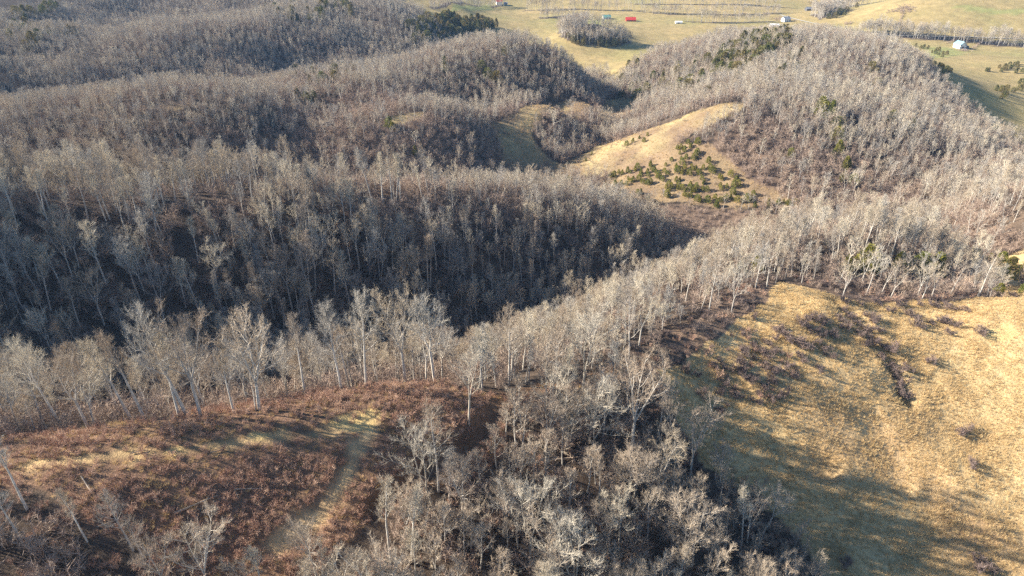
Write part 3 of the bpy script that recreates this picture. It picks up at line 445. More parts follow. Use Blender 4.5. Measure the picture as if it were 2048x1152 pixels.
def fbm(x, y, scale, octaves=3, seed=0):
    out = 0; amp = 1; tot = 0
    for k in range(octaves):
        out = out + amp * vnoise(x / scale + 17.3 * k, y / scale - 9.1 * k, seed + k)
        tot += amp; amp *= 0.5; scale *= 0.5
    return out / tot

def seg_dist(x, y, line):
    """distance to a polyline and the position along it (0..1)"""
    best = np.full(x.shape, 1e9); pos = np.zeros(x.shape)
    n = len(line) - 1
    for i in range(n):
        ax, ay = line[i][:2]; bx, by = line[i + 1][:2]
        dx, dy = bx - ax, by - ay
        t = np.clip(((x - ax) * dx + (y - ay) * dy) / (dx * dx + dy * dy + 1e-9), 0, 1)
        d = np.hypot(x - ax - t * dx, y - ay - t * dy)
        m = d < best
        best = np.where(m, d, best); pos = np.where(m, (i + t) / n, pos)
    return best, pos

def inside(x, y, poly):
    r = np.zeros(x.shape, bool)
    n = len(poly)
    for i in range(n):
        x1, y1 = poly[i][:2]; x2, y2 = poly[(i + 1) % n][:2]
        c = ((y1 > y) != (y2 > y)) & (x < (x2 - x1) * (y - y1) / ((y2 - y1) if y2 != y1 else 1e-9) + x1)
        r ^= c
    return r

cp = np.array(HEIGHTS)
_p = cp[:, :2] / 100
_n = len(cp)
_r2 = ((_p[:, None] - _p[None]) ** 2).sum(-1)
_A = np.zeros((_n + 3, _n + 3))
_A[:_n, :_n] = 0.5 * _r2 * np.log(_r2 + 1e-9) + 0.02 * np.eye(_n)
_A[:_n, _n] = 1; _A[:_n, _n + 1:] = _p; _A[_n, :_n] = 1; _A[_n + 1:, :_n] = _p.T
_w = np.linalg.solve(_A, np.r_[cp[:, 2], 0, 0, 0])

def height(x, y):
    x = np.asarray(x, float); sh = x.shape
    fx, fy = x.ravel(), np.asarray(y, float).ravel()
    cx, cy_ = np.clip(fx, -1000, 1000), np.clip(fy, -150, 1700)      # level off outside the land HEIGHTS spans
    q = np.stack([cx, cy_], 1) / 100
    out = np.empty(len(q))
    for i in range(0, len(q), 20000):
        c = q[i:i + 20000]
        r2 = ((c[:, None] - _p[None]) ** 2).sum(-1)
        out[i:i + 20000] = (0.5 * r2 * np.log(r2 + 1e-9)) @ _w[:-3] + _w[-3] + c @ _w[-2:]
    far = smooth(700, 1000, fy)
    out += fbm(fx, fy, 34, 3, 3) * 0.9 * (1 - 0.6 * far)
    out += fbm(fx, fy, 6.5, 3, 8) * 0.22 * (1 - far)
    fold = smooth(380, 480, fy) * (1 - smooth(-80, 20, fx))
    out += fold * (5.5 * fbm(fx * .8 + fy * .6, fy * .35, 62, 2, 27) + 3.0 * fbm(fx, fy * .7, 38, 2, 28))
    near = (fy < 170) & (np.abs(fx) < 150)
    if near.any():
        nx, ny = fx[near], fy[near]
        d, t = seg_dist(nx, ny, TRACK_DOWN)
        cut = 0.3 * smooth(0.0, 0.12, t) * (1 - smooth(1.8, 2.5, d + 0.4 * fbm(nx, ny, 3, 2, 5)))
        d2, t2 = seg_dist(nx, ny, GULLY)
        cut = np.maximum(cut, 1.5 * smooth(0.0, 0.15, t2) * (1 - smooth(0.8, 2.4, d2 + 0.5 * fbm(nx, ny, 3, 2, 6))))
        d3, t3 = seg_dist(nx, ny, FIELD_DRAW)
        cut = np.maximum(cut, 1.5 * smooth(0.0, 0.3, t3) * (1 - smooth(0.5, 5.0, d3)))
        d4, t4 = seg_dist(nx, ny, TRACK_TOP)
        cut = np.maximum(cut, 0.35 * (1 - smooth(1.2, 2.4, d4)))
        d5, t5 = seg_dist(nx, ny, FIELD_GULLY)
        cut = np.maximum(cut, (0.5 + 0.9 * t5) * (1 - smooth(0.3, 3.2, d5 + 0.6 * fbm(nx, ny, 4, 2, 16))))
        d6, t6 = seg_dist(nx, ny, CUT_BANK)
        out[near] += 0.25 * smooth(0, .1, t6) * (1 - smooth(.3, 2.0, d6 + .5 * fbm(nx, ny, 3, 2, 18)))
        out[near] -= cut
        out[near] += fbm(nx, ny, 1.6, 2, 14) * 0.07
        out[near] += (fbm(nx, ny, 11, 3, 15) * 0.95 + fbm(nx, ny, 2.6, 2, 17) * 0.2) * smooth(20, 45, nx)
    return out.reshape(sh)

def project(x, y, z):
    c, s = math.cos(rad(PITCH)), math.sin(rad(PITCH))
    dz = CAM_Z - z
    d = y * c + dz * s
    d = np.maximum(d, 1)
    return x / d * 1366 + 1024, (dz * c - y * s) / d * 1366 + 576, d

# ------------------------------------------------------------------ land cover
WOOD, THICKET, FIELD, BRUSH, CEDAR, PASTURE, EARTH = range(7)
def cover(x, y, warp=True):
    """what grows at a place"""
    if warp:
        k = np.where(y > 650, 2.2, 1.0)
        wx = x + fbm(x, y, 9, 3, 21) * 3.0 * k; wy = y + fbm(x, y, 9, 3, 22) * 3.0 * k
    else:
        wx, wy = x, y
    c = np.full(x.shape, WOOD)
    for kind, poly in COVERS:
        c[inside(wx, wy, poly)] = kind
    for line, wid in HEDGES:
        d, _ = seg_dist(wx, wy, line)
        c[(d < wid) & (c == PASTURE)] = WOOD
    return c

PALETTE = {   # linear base colours, two tones each
    WOOD: ((0.115, 0.082, 0.058), (0.07, 0.052, 0.040)),
    THICKET: ((0.19, 0.13, 0.09), (0.115, 0.08, 0.06)),
    FIELD: ((0.57, 0.415, 0.21), (0.47, 0.33, 0.165)),
    BRUSH: ((0.27, 0.165, 0.10), (0.165, 0.10, 0.066)),
    CEDAR: ((0.29, 0.21, 0.12), (0.20, 0.135, 0.085)),
    PASTURE: ((0.36, 0.265, 0.12), (0.28, 0.22, 0.095)),
    EARTH: ((0.56, 0.37, 0.13), (0.44, 0.27, 0.10)),
}

# ------------------------------------------------------------------ the ground
def spaced(stops):
    out = [stops[0][0]]
    for (a, step), (b, _) in zip(stops[:-1], stops[1:]):
        n = max(1, int(round((b - a) / step)))
        out += list(np.linspace(a, b, n + 1)[1:])
    return np.array(out)
gx = spaced([(-6000, 600), (-1200, 40), (-440, 3.2), (-112, 0.85), (165, 2.6), (450, 12), (900, 40), (1200, 600), (6000, 1)])
gy = spaced([(-3000, 300), (-150, 12), (54, 0.8), (170, 1.4), (260, 2.4), (640, 5), (1150, 25), (1800, 300), (6600, 1)])
GX, GY = np.meshgrid(gx, gy)
GZ = height(GX, GY)
nx_, ny_ = len(gx), len(gy)

def mesh_np(name, verts, faces, mats=(), mat_idx=None, smooth_shade=False):
    """verts (n,3), faces (m,k) with constant k"""
    me = bpy.data.meshes.new(name)
    verts = np.asarray(verts, np.float32); faces = np.asarray(faces, np.int32)
    me.vertices.add(len(verts)); me.vertices.foreach_set("co", verts.ravel())
    k = faces.shape[1]
    me.loops.add(faces.size); me.loops.foreach_set("vertex_index", faces.ravel())
    me.polygons.add(len(faces))
    me.polygons.foreach_set("loop_start", np.arange(0, faces.size, k, dtype=np.int32))
    me.polygons.foreach_set("loop_total", np.full(len(faces), k, np.int32))
    if mat_idx is not None:
        me.polygons.foreach_set("material_index", np.asarray(mat_idx, np.int32))
    me.polygons.foreach_set("use_smooth", np.full(len(faces), smooth_shade))
    for m in mats:
        me.materials.append(m)
    me.update(calc_edges=True)
    return me

def tag(o, label=None, category=None, group=None, kind=None):
    if label: o["label"] = label
    if category: o["category"] = category
    if group: o["group"] = group
    if kind: o["kind"] = kind
    return o

def link(name, me, parent=None, loc=None, rz=0.0):
    o = bpy.data.objects.new(name, me)
    COL.objects.link(o)
    if loc is not None: o.location = loc
    o.rotation_euler = (0, 0, rz)
    if parent is not None: o.parent = parent
    return o

def nodes_of(name):
    m = bpy.data.materials.new(name)
    m.use_nodes = True
    nt = m.node_tree
    b = nt.nodes["Principled BSDF"]
    b.inputs["Specular IOR Level"].default_value = 0.15
    return m, nt, b

def terrain_material():
    m, nt, b = nodes_of("ground_cover")
    N, L = nt.nodes.new, nt.links.new
    at = N("ShaderNodeAttribute"); at.attribute_name = "tone"
    geo = N("ShaderNodeNewGeometry")
    def noise(scale, detail, rough=0.6):
        n = N("ShaderNodeTexNoise"); n.inputs["Scale"].default_value = scale
        n.inputs["Detail"].default_value = detail; n.inputs["Roughness"].default_value = rough
        L(geo.outputs["Position"], n.inputs["Vector"]); return n
    n1, n2 = noise(0.9, 6, 0.72), noise(0.12, 4)
    add = N("ShaderNodeMath"); add.operation = 'ADD'; L(n1.outputs[0], add.inputs[0]); L(n2.outputs[0], add.inputs[1])
    mr = N("ShaderNodeMapRange"); mr.inputs[1].default_value = 0.6; mr.inputs[2].default_value = 1.4
    mr.inputs[3].default_value = 0.55; mr.inputs[4].default_value = 1.4
    L(add.outputs[0], mr.inputs[0])
    mul = N("ShaderNodeVectorMath"); mul.operation = 'SCALE'
    L(at.outputs["Color"], mul.inputs[0]); L(mr.outputs[0], mul.inputs["Scale"])
    L(mul.outputs[0], b.inputs["Base Color"])
    bump = N("ShaderNodeBump"); bump.inputs["Strength"].default_value = 0.9; bump.inputs["Distance"].default_value = 0.5
    n3 = noise(1.7, 5, 0.7)
    L(n3.outputs[0], bump.inputs["Height"]); L(bump.outputs[0], b.inputs["Normal"])
    b.inputs["Roughness"].default_value = 0.95
    return m

cov = cover(GX, GY)
mixn = np.clip(0.5 + 0.9 * fbm(GX, GY, 14, 4, 40), 0, 1)[..., None]
tone = np.zeros(GX.shape + (3,))
for k, (a, b_) in PALETTE.items():
    msk = (cov == k)[..., None]
    tone = np.where(msk, np.array(a) * mixn + np.array(b_) * (1 - mixn), tone)
# green flush and red sedge in the pastures, bare earth on the track, scars and cut banks
gr = np.clip(fbm(GX, GY, 70, 3, 51) * 1.6, 0, 1)[..., None] * (cov == PASTURE)[..., None]
tone = tone * (1 - 0.6 * gr) + np.array((0.25, 0.235, 0.085)) * 0.6 * gr
for poly in GREENS:
    g2 = inside(GX + fbm(GX, GY, 20, 2, 7) * 5, GY + fbm(GX, GY, 20, 2, 9) * 5, poly)[..., None] * 0.75
    tone = tone * (1 - g2) + np.array((0.24, 0.25, 0.085)) * g2
sedge = np.clip(fbm(GX, GY, 22, 3, 61) * 1.8 - 0.2, 0, 1)[..., None] * (cov == FIELD)[..., None]
tone = tone * (1 - 0.55 * sedge) + np.array((0.35, 0.21, 0.115)) * 0.55 * sedge
dull = (smooth(200, 240, GY) * (cov == FIELD))[..., None]
patch = np.clip(.5 + 1.3 * fbm(GX, GY, 16, 3, 66), 0, 1)[..., None]
tone = tone * (1 - dull) + dull * (np.array((.34, .265, .135)) * patch + np.array((.21, .145, .09)) * (1 - patch))
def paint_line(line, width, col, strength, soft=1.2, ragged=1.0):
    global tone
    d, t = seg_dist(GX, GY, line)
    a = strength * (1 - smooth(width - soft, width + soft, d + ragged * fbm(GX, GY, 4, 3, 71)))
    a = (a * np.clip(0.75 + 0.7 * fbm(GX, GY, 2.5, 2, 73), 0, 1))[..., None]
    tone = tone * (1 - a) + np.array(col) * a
paint_line(TRACK_TOP, 0.9, (0.55, 0.385, 0.19), 0.9, ragged=2.2)
paint_line(TRACK_DOWN, 1.6, (0.42, 0.275, 0.165), 0.8, ragged=1.8)
paint_line(TRACK_DOWN, 1.1, (0.66, 0.465, 0.235), 1.0, ragged=1.5)
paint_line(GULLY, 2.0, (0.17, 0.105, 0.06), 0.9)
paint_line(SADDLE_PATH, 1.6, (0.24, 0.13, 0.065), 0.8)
for (x, y, rx, ry) in SCARS:
    a = (1 - smooth(0.7, 1.1, np.hypot((GX - x) / rx, (GY - y) / ry) + 0.35 * fbm(GX, GY, 3, 3, 77)))[..., None]
    tone = tone * (1 - a) + np.array((0.60, 0.43, 0.19)) * a

ii = np.arange(nx_ * ny_).reshape(ny_, nx_)
quads = np.stack([ii[:-1, :-1], ii[:-1, 1:], ii[1:, 1:], ii[1:, :-1]], -1).reshape(-1, 4)
ground_mesh = mesh_np("ground", np.stack([GX, GY, GZ], -1).reshape(-1, 3), quads, [terrain_material()], None, True)
ca = ground_mesh.color_attributes.new("tone", 'FLOAT_COLOR', 'POINT')
ca.data.foreach_set("color", np.concatenate([tone, np.ones(GX.shape + (1,))], -1).astype(np.float32).ravel())
ground = link("ground", ground_mesh)
tag(ground, "rolling hills of dry grass, leaf litter and farm pasture", "hills", kind="structure")

def ground_z(x, y):
    """height of the ground sheet itself (bilinear on its grid)"""
    x = np.atleast_1d(np.asarray(x, float)); y = np.atleast_1d(np.asarray(y, float))
    i = np.clip(np.searchsorted(gx, x) - 1, 0, nx_ - 2); j = np.clip(np.searchsorted(gy, y) - 1, 0, ny_ - 2)
    u = (x - gx[i]) / (gx[i + 1] - gx[i]); v = (y - gy[j]) / (gy[j + 1] - gy[j])
    return (GZ[j, i] * (1 - u) + GZ[j, i + 1] * u) * (1 - v) + (GZ[j + 1, i] * (1 - u) + GZ[j + 1, i + 1] * u) * v

# ------------------------------------------------------------------ plant materials
def plant_material(name, a, b, rough=0.85, grain=0.0, trans=0.0, more=()):
    """two tones picked per plant, with a little grain along it"""
    m, nt, bs = nodes_of(name)
    N, L = nt.nodes.new, nt.links.new
    oi = N("ShaderNodeObjectInfo")
    mix = N("ShaderNodeMix"); mix.data_type = 'RGBA'
    mix.inputs[6].default_value = (*a, 1); mix.inputs[7].default_value = (*b, 1)
    L(oi.outputs["Random"], mix.inputs[0])
    last = mix.outputs[2]
    if more:                                   # several kinds of tree in one wood
        rp = N("ShaderNodeValToRGB")
        cols = [a, b] + list(more)
        while len(rp.color_ramp.elements) < len(cols): rp.color_ramp.elements.new(.5)
        for k, c in enumerate(cols):
            rp.color_ramp.elements[k].position = k / (len(cols) - 1); rp.color_ramp.elements[k].color = (*c, 1)
        L(oi.outputs["Random"], rp.inputs[0]); last = rp.outputs[0]
    if grain:
        tc = N("ShaderNodeTexCoord")
        n = N("ShaderNodeTexNoise"); n.inputs["Scale"].default_value = 1.3; n.inputs["Detail"].default_value = 4
        L(tc.outputs["Object"], n.inputs["Vector"])
        mr = N("ShaderNodeMapRange"); mr.inputs[1].default_value = 0.3; mr.inputs[2].default_value = 0.7
        mr.inputs[3].default_value = 1 - grain; mr.inputs[4].default_value = 1 + grain
        L(n.outputs[0], mr.inputs[0])
        sc = N("ShaderNodeVectorMath"); sc.operation = 'SCALE'
        L(last, sc.inputs[0]); L(mr.outputs[0], sc.inputs["Scale"]); last = sc.outputs[0]
    L(last, bs.inputs["Base Color"])
    bs.inputs["Roughness"].default_value = rough
    if trans:
        td = N("ShaderNodeBsdfTranslucent"); L(last, td.inputs[0])
        ms = N("ShaderNodeMixShader"); ms.inputs[0].default_value = trans
        out = nt.nodes["Material Output"]
        L(bs.outputs[0], ms.inputs[1]); L(td.outputs[0], ms.inputs[2]); L(ms.outputs[0], out.inputs[0])
    return m
M_BARK = plant_material("pale_bark", (0.54, 0.49, 0.42), (0.36, 0.325, 0.285), grain=0.3)
M_TWIG = plant_material("grey_twigs", (0.60, 0.53, 0.41), (0.52, 0.445, 0.335), more=((0.44, 0.36, 0.265), (0.37, 0.29, 0.215), (0.33, 0.305, 0.275), (0.50, 0.45, 0.375)))
M_BROWN = plant_material("brown_twigs", (0.50, 0.41, 0.31), (0.36, 0.285, 0.215))
M_WHITE = plant_material("white_bark", (0.50, 0.44, 0.35), (0.42, 0.365, 0.29), grain=0.25)
M_THICK = plant_material("thicket_twigs", (0.44, 0.335, 0.255), (0.31, 0.23, 0.185))
M_RED = plant_material("russet_stems", (0.50, 0.335, 0.24), (0.35, 0.205, 0.145))
M_SHRUB = plant_material("mauve_twigs", (0.23, 0.165, 0.14), (0.16, 0.12, 0.105))
M_GRASS = plant_material("dry_grass", (0.68, 0.505, 0.265), (0.54, 0.385, 0.195), trans=0.25)
M_CEDAR = plant_material("cedar_needles", (0.34, 0.30, 0.07), (0.19, 0.21, 0.05), grain=0.3, trans=.35)
M_DARKCEDAR = plant_material("dark_cedar_needles", (0.16, 0.17, 0.06), (0.24, 0.19, 0.075), grain=0.35, trans=.2)
M_DEAD = plant_material("weathered_wood", (0.40, 0.32, 0.24), (0.30, 0.235, 0.18), grain=0.3)

# ------------------------------------------------------------------ plant shapes
class Builder:
    """collects tubes and thin twig blades"""
    def __init__(s):
        s.v = []; s.f = []; s.n = 0
    def tube(s, pts, r, sides=5):
        pts = np.asarray(pts, float); r = np.asarray(r, float)
        d = np.gradient(pts, axis=0); d /= np.linalg.norm(d, axis=1, keepdims=True) + 1e-9
        ref = np.array((0.31, 0.95, 0.1)); a = np.cross(d, ref); a /= np.linalg.norm(a, axis=1, keepdims=True) + 1e-9
        b = np.cross(d, a)
        th = np.arange(sides) * 2 * math.pi / sides
        ring = pts[:, None] + r[:, None, None] * (np.cos(th)[None, :, None] * a[:, None] + np.sin(th)[None, :, None] * b[:, None])
        s.v.append(ring.reshape(-1, 3))
        m = len(pts)
        i = np.arange(m - 1)[:, None] * sides; k = np.arange(sides)[None]; k2 = (k + 1) % sides
        q = np.stack([i + k, i + k2, i + sides + k2, i + sides + k], -1).reshape(-1, 4) + s.n
        s.f.append(np.concatenate([q[:, [0, 1, 2]], q[:, [0, 2, 3]]]))
        s.n += m * sides
    def blades(s, start, end, width, rng, bend=None):
        """one slim triangle per twig; with bend, two"""
        start = np.asarray(start, float); end = np.asarray(end, float)
        d = end - start
        side = np.cross(d, rng.normal(size=d.shape)); side /= np.linalg.norm(side, axis=1, keepdims=True) + 1e-9
        side *= (np.asarray(width) * 0.5)[:, None] if np.ndim(width) else width * 0.5
        n = len(start)
        s.v.append(np.concatenate([start - side, start + side, end]))
        s.f.append(np.stack([np.arange(n), np.arange(n) + n, np.arange(n) + 2 * n], 1) + s.n)
        s.n += 3 * n
    def quads_at(s, centre, u, v):
        n = len(centre)
        s.v.append(np.concatenate([centre - u, centre + v, centre + u, centre - v]))
        a = np.arange(n)
        s.f.append(np.concatenate([np.stack([a, a + n, a + 2 * n], 1), np.stack([a, a + 2 * n, a + 3 * n], 1)]) + s.n)
        s.n += 4 * n
    def arrays(s):
        return np.concatenate(s.v), np.concatenate(s.f)
    def mesh(s, name, mat):
        v, f = s.arrays()
        return mesh_np(name, v, f, [mat])

def joined(name, builders, mats):
    vs_, fs_, mi = [], [], []; n = 0
    for k, b in enumerate(builders):
        v, f = b.arrays(); vs_.append(v); fs_.append(f + n); mi.append(np.full(len(f), k)); n += len(v)
    return mesh_np(name, np.concatenate(vs_), np.concatenate(fs_), mats, np.concatenate(mi))

def unit(v):
    return v / (np.linalg.norm(v, axis=-1, keepdims=True) + 1e-9)

def around(d, ang, phi):
    """a direction at an angle from d"""
    d = unit(d); a = unit(np.cross(d, np.array((0.3, 0.9, 0.2)))); b = np.cross(d, a)
    return math.cos(ang) * d + math.sin(ang) * (math.cos(phi) * a + math.sin(phi) * b)

def grow(rng, p, d, length, n, up, wob):
    pts = [p]; step = length / n
    for _ in range(n):
        d = unit(d + np.array((0, 0, up)) + rng.normal(size=3) * wob)
        pts.append(pts[-1] + d * step)
    return np.array(pts), d

def bare_tree(seed, H=20.0, bole=0.42, spread=0.32, limbs=13, fork=0, detail=2, lean=0.05, r0=None, tw=1.0, angle=42):
    """returns builders for the stem with its limbs, and for the twigs of the crown"""
    rng = np.random.default_rng(seed)
    S, C = Builder(), Builder()
    r0 = r0 or H * 0.0135
    stems = []
    az = rng.uniform(0, 6.28)
    d0 = unit(np.array((math.cos(az) * lean, math.sin(az) * lean, 1)))
    if fork:
        hb = H * bole * rng.uniform(0.75, 1.0)
        base, d1 = grow(rng, np.zeros(3), d0, hb, 5, 0.02, 0.03)
        S.tube(np.concatenate([[[0, 0, -1.0]], base]), np.r_[r0 * 1.25, np.linspace(r0 * 1.1, r0 * 0.85, len(base))], 7)
        ph = rng.uniform(0, 6.28)
        for k in range(fork):
            dd = around(d1, rng.uniform(0.22, 0.42), ph + k * 6.28 / fork + rng.uniform(-.4, .4))
            pts, _ = grow(rng, base[-1], dd, (H - hb) * rng.uniform(0.85, 1.05), 7, 0.11, 0.05)
            rr = np.linspace(r0 * 0.62, r0 * 0.08, len(pts))
            S.tube(pts, rr, 5); stems.append((pts, rr, 0.08, max(4, int(limbs / fork) + 2)))
    else:
        pts, _ = grow(rng, np.zeros(3), d0, H, 11, 0.02, 0.035)
        rr = r0 * (1.1 - np.linspace(0, 1, len(pts))) ** 0.9
        S.tube(np.concatenate([[[0, 0, -1.0]], pts]), np.r_[r0 * 1.3, rr], 7)
        stems.append((pts, rr, bole, limbs))
    def along(pts, t):
        f = t * (len(pts) - 1); i = min(int(f), len(pts) - 2); u = f - i
        return pts[i] * (1 - u) + pts[i + 1] * u, unit(pts[i + 1] - pts[i])
    subs = []
    for pts, rr, t0, cnt in stems:
        ph = rng.uniform(0, 6.28)
        for k in range(cnt):
            t = t0 + (0.97 - t0) * ((k + rng.uniform(0.1, 0.9)) / cnt)
            p, d = along(pts, t)
            ph += 2.4 + rng.uniform(-.5, .5)
            q = (t - t0) / (1 - t0)
            ln = H * spread * (1.0 - 0.62 * q) * rng.uniform(0.7, 1.15)
            ang = rad(angle + 12 * (1 - q) + rng.uniform(-10, 10))
            dd = around(d, ang, ph)
            b, de = grow(rng, p, dd, ln, 4, 0.13, 0.09)
            rb = np.interp(t, np.linspace(0, 1, len(rr)), rr) * 0.45
            S.tube(b, np.linspace(max(rb, 0.05), 0.025, len(b)), 4 if detail > 1 else 3)
            subs.append((b, ln))
        subs.append((pts[-4:], H * 0.16))
    st, en, wd = [], [], []
    for b, ln in subs:
        m = 7 if detail > 1 else 6
        for k in range(m):
            t = 0.22 + 0.78 * (k + rng.uniform(0, 1)) / m
            p, d = along(b, min(t, 0.999))
            dd = around(d, rad(rng.uniform(25, 58)), rng.uniform(0, 6.28))
            l2 = ln * rng.uniform(0.30, 0.52) * (1.1 - 0.4 * t)
            c, ce_ = grow(rng, p, dd, l2, 2, 0.14, 0.12)
            if detail > 1:
                C.tube(c, [0.036, 0.024, 0.01], 3)
            else:
                st.append(c[0]); en.append(c[2]); wd.append(0.10 * tw)
            n3 = 8 if detail > 1 else 8
            for j in range(n3):
                u = rng.uniform(0.1, 1.0)
                p3 = c[0] + (c[2] - c[0]) * u if u < .5 else c[1] + (c[2] - c[1]) * (u - .5) * 2
                d3 = around(c[2] - c[0], rad(rng.uniform(15, 55)), rng.uniform(0, 6.28)) + np.array((0, 0, 0.55))
                l3 = rng.uniform(0.7, 1.7) * (H / 20) * (0.8 if detail > 1 else 1.15)
                e3 = p3 + unit(d3) * l3
                st.append(p3); en.append(e3); wd.append((0.036 if detail > 1 else 0.058) * tw)
                if detail > 1:
                    for _ in range(4):
                        w_ = rng.uniform(0.25, 0.95); pa = p3 + (e3 - p3) * w_
                        dq = unit(unit(d3) + rng.normal(size=3) * 0.55)
                        st.append(pa); en.append(pa + dq * l3 * rng.uniform(0.35, 0.75)); wd.append(0.026 * tw)
    C.blades(st, en, np.array(wd), rng)
    return S, C

def bush(seed, H=4.0, W=3.0, stems=7, twigs=260, w=0.05, tl=0.8):
    rng = np.random.default_rng(seed)
    B = Builder(); st, en, wd = [], [], []
    for k in range(stems):
        a = rng.uniform(0, 6.28); r = rng.uniform(0, .25) * W
        p = np.array((math.cos(a) * r, math.sin(a) * r, -0.15))
        d = np.array((math.cos(a) * rng.uniform(.1, .7), math.sin(a) * rng.uniform(.1, .7), 1))
        pts, _ = grow(rng, p, d, H * rng.uniform(.65, 1.05), 3, 0.05, 0.14)
        B.tube(pts, np.linspace(0.014 * H + .01, 0.012, 4), 3)
        m = twigs // stems
        for j in range(m):
            t = rng.uniform(0.12, 1) ** 0.8 * 2.999
            i = int(t); q = pts[i] + (pts[i + 1] - pts[i]) * (t - i)
            dd = unit(np.array((rng.normal(), rng.normal(), rng.normal() * .5 + 0.75)))
            l = tl * H / 4 * rng.uniform(.5, 1.5)
            st.append(q); en.append(q + dd * l); wd.append(w)
            e = q + dd * l * rng.uniform(.3, .8)
            st.append(e); en.append(e + unit(dd + rng.normal(size=3) * .6) * l * .7); wd.append(w * .75)
    B.blades(st, en, np.array(wd), rng)
    return B

def tuft(seed, H=0.7, W=0.5, n=34, w=0.045):
    rng = np.random.default_rng(seed)
    B = Builder()
    a = rng.uniform(0, 6.28, n); r = np.sqrt(rng.uniform(0, 1, n)) * W * .5
    st = np.stack([np.cos(a) * r, np.sin(a) * r, np.full(n, -0.08)], 1)
    tilt = rng.uniform(.05, .75, n); b = a + rng.normal(size=n) * .5
    en = st + np.stack([np.cos(b) * tilt, np.sin(b) * tilt, np.ones(n)], 1) * (H * rng.uniform(.55, 1.1, n))[:, None]
    B.blades(st, en, np.full(n, w), rng)
    return B

def cedar(seed, H=5.0, W=3.0, n=1100, leaf=0.22, blunt=0.55):
    """stem and foliage of an evergreen cedar, ragged cone"""
    rng = np.random.default_rng(seed)
    S, C = Builder(), Builder()
    S.tube([(0, 0, -.4), (0.03, 0, H * .5), (0, 0.02, H * .93)], [H * .022, H * .014, .015], 5)
    lob = rng.uniform(0, 6.28, 6)
    h = rng.uniform(0.02, 1, n) ** 1.15
    ph = rng.uniform(0, 6.28, n)
    prof = (1 - h) ** blunt * np.minimum(1, 0.55 + h * 3.2)
    rough = 1 + .22 * np.sin(3 * ph + lob[0] + 5 * h) + .18 * np.sin(5 * ph + lob[1] - 9 * h) + .15 * np.sin(14 * h + lob[2])
    r = W * .5 * prof * rough * rng.uniform(.45, 1, n) ** .5
    c = np.stack([np.cos(ph) * r, np.sin(ph) * r, h * H * .97 + .03], 1)
    out = np.stack([np.cos(ph), np.sin(ph), np.full(n, .9)], 1) + rng.normal(size=(n, 3)) * .35
    u = unit(out) * (leaf * rng.uniform(.7, 1.4, n) * H / 5)[:, None]
    v = unit(np.cross(u, rng.normal(size=(n, 3)))) * (leaf * .45 * H / 5)
    C.quads_at(c, u, v)
    # branches that carry it
    m = 26
    hh = np.linspace(.08, .85, m); pp = np.arange(m) * 2.4
    st = np.stack([0 * hh, 0 * hh, hh * H], 1)
    rr = W * .42 * (1 - hh) ** blunt
    en = np.stack([np.cos(pp) * rr, np.sin(pp) * rr, hh * H + rr * .5], 1)
    S.blades(st, en, np.full(m, .06), rng)
    return S, C

PROTO = {}
def proto_collection(name, meshes):
    c = bpy.data.collections.new(name)
    for k, me in enumerate(meshes):
        c.objects.link(bpy.data.objects.new("%s_%02d" % (name, k), me))
    PROTO[name] = (c, len(meshes))
    return c

# single trees: stem mesh and crown mesh of each growth form
FORMS = []
def form(**kw):
    mats = kw.pop("mats", (M_BARK, M_TWIG))
    S, C = bare_tree(**kw)
    FORMS.append((S.mesh("trunk", mats[0]), C.mesh("crown", mats[1]), kw["H"], S, C))
form(seed=1, H=21, bole=.45, spread=.22, limbs=15, angle=30)                   # 0-3 tall and narrow
form(seed=2, H=20, bole=.50, spread=.20, limbs=13, angle=28)
form(seed=3, H=22, bole=.42, spread=.30, limbs=16, angle=40)
form(seed=4, H=18, bole=.48, spread=.20, limbs=12, angle=30, lean=.12)
form(seed=5, H=19, bole=.40, spread=.32, limbs=15, fork=3, angle=40)           # 4-6 forked, fan crowned
form(seed=6, H=20, bole=.45, spread=.30, limbs=16, fork=2, angle=40)
form(seed=7, H=17, bole=.30, spread=.36, limbs=16, fork=3, angle=44, mats=(M_BARK, M_BROWN))
form(seed=8, H=12, bole=.25, spread=.32, limbs=13, angle=40, mats=(M_BARK, M_BROWN))                   # 7-8 small
form(seed=9, H=11, bole=.20, spread=.34, limbs=14, fork=2, angle=42, mats=(M_BARK, M_BROWN))
form(seed=10, H=16, bole=.30, spread=.40, limbs=12, fork=3, angle=50, lean=.15, mats=(M_WHITE, M_WHITE))   # 9-10 pale and sprawling
form(seed=11, H=18, bole=.40, spread=.36, limbs=12, fork=2, angle=46, lean=.10, mats=(M_WHITE, M_WHITE))
N_NEAR = len(FORMS)

near_meshes = [joined("near_tree", (S, C), (M_BARK, M_TWIG)) for (_, _, H, S, C) in FORMS[:9]]
proto_collection("near_tree", near_meshes)
far_meshes = []
for k in range(8):
    S, C = bare_tree(seed=40 + k, H=18, bole=.28 + .04 * (k % 4), spread=.32 + .03 * (k % 3), limbs=13, fork=(0, 3, 2, 0)[k % 4], detail=1, angle=44)
    far_meshes.append(joined("far_tree", (S, C), (M_BARK, M_TWIG)))
proto_collection("far_tree", far_meshes)
proto_collection("thicket_bush", [bush(60 + k, H=5.0, W=3.2 + .4 * (k % 3), stems=6, twigs=210, w=.075, tl=1.0).mesh("thicket_bush", M_THICK) for k in range(5)])
proto_collection("red_bush", [bush(70 + k, H=1.25, W=1.8, stems=9, twigs=110, w=.035, tl=1.4).mesh("red_bush", M_RED) for k in range(5)])
proto_collection("grass_tuft", [tuft(80 + k, H=.55 + .1 * k, W=.8, n=40, w=.05).mesh("grass_tuft", M_GRASS) for k in range(4)])
shrub_meshes = [bush(90 + k, H=1.5, W=2.4, stems=10, twigs=300, w=.06, tl=1.2).mesh("shrub", M_SHRUB) for k in range(4)]
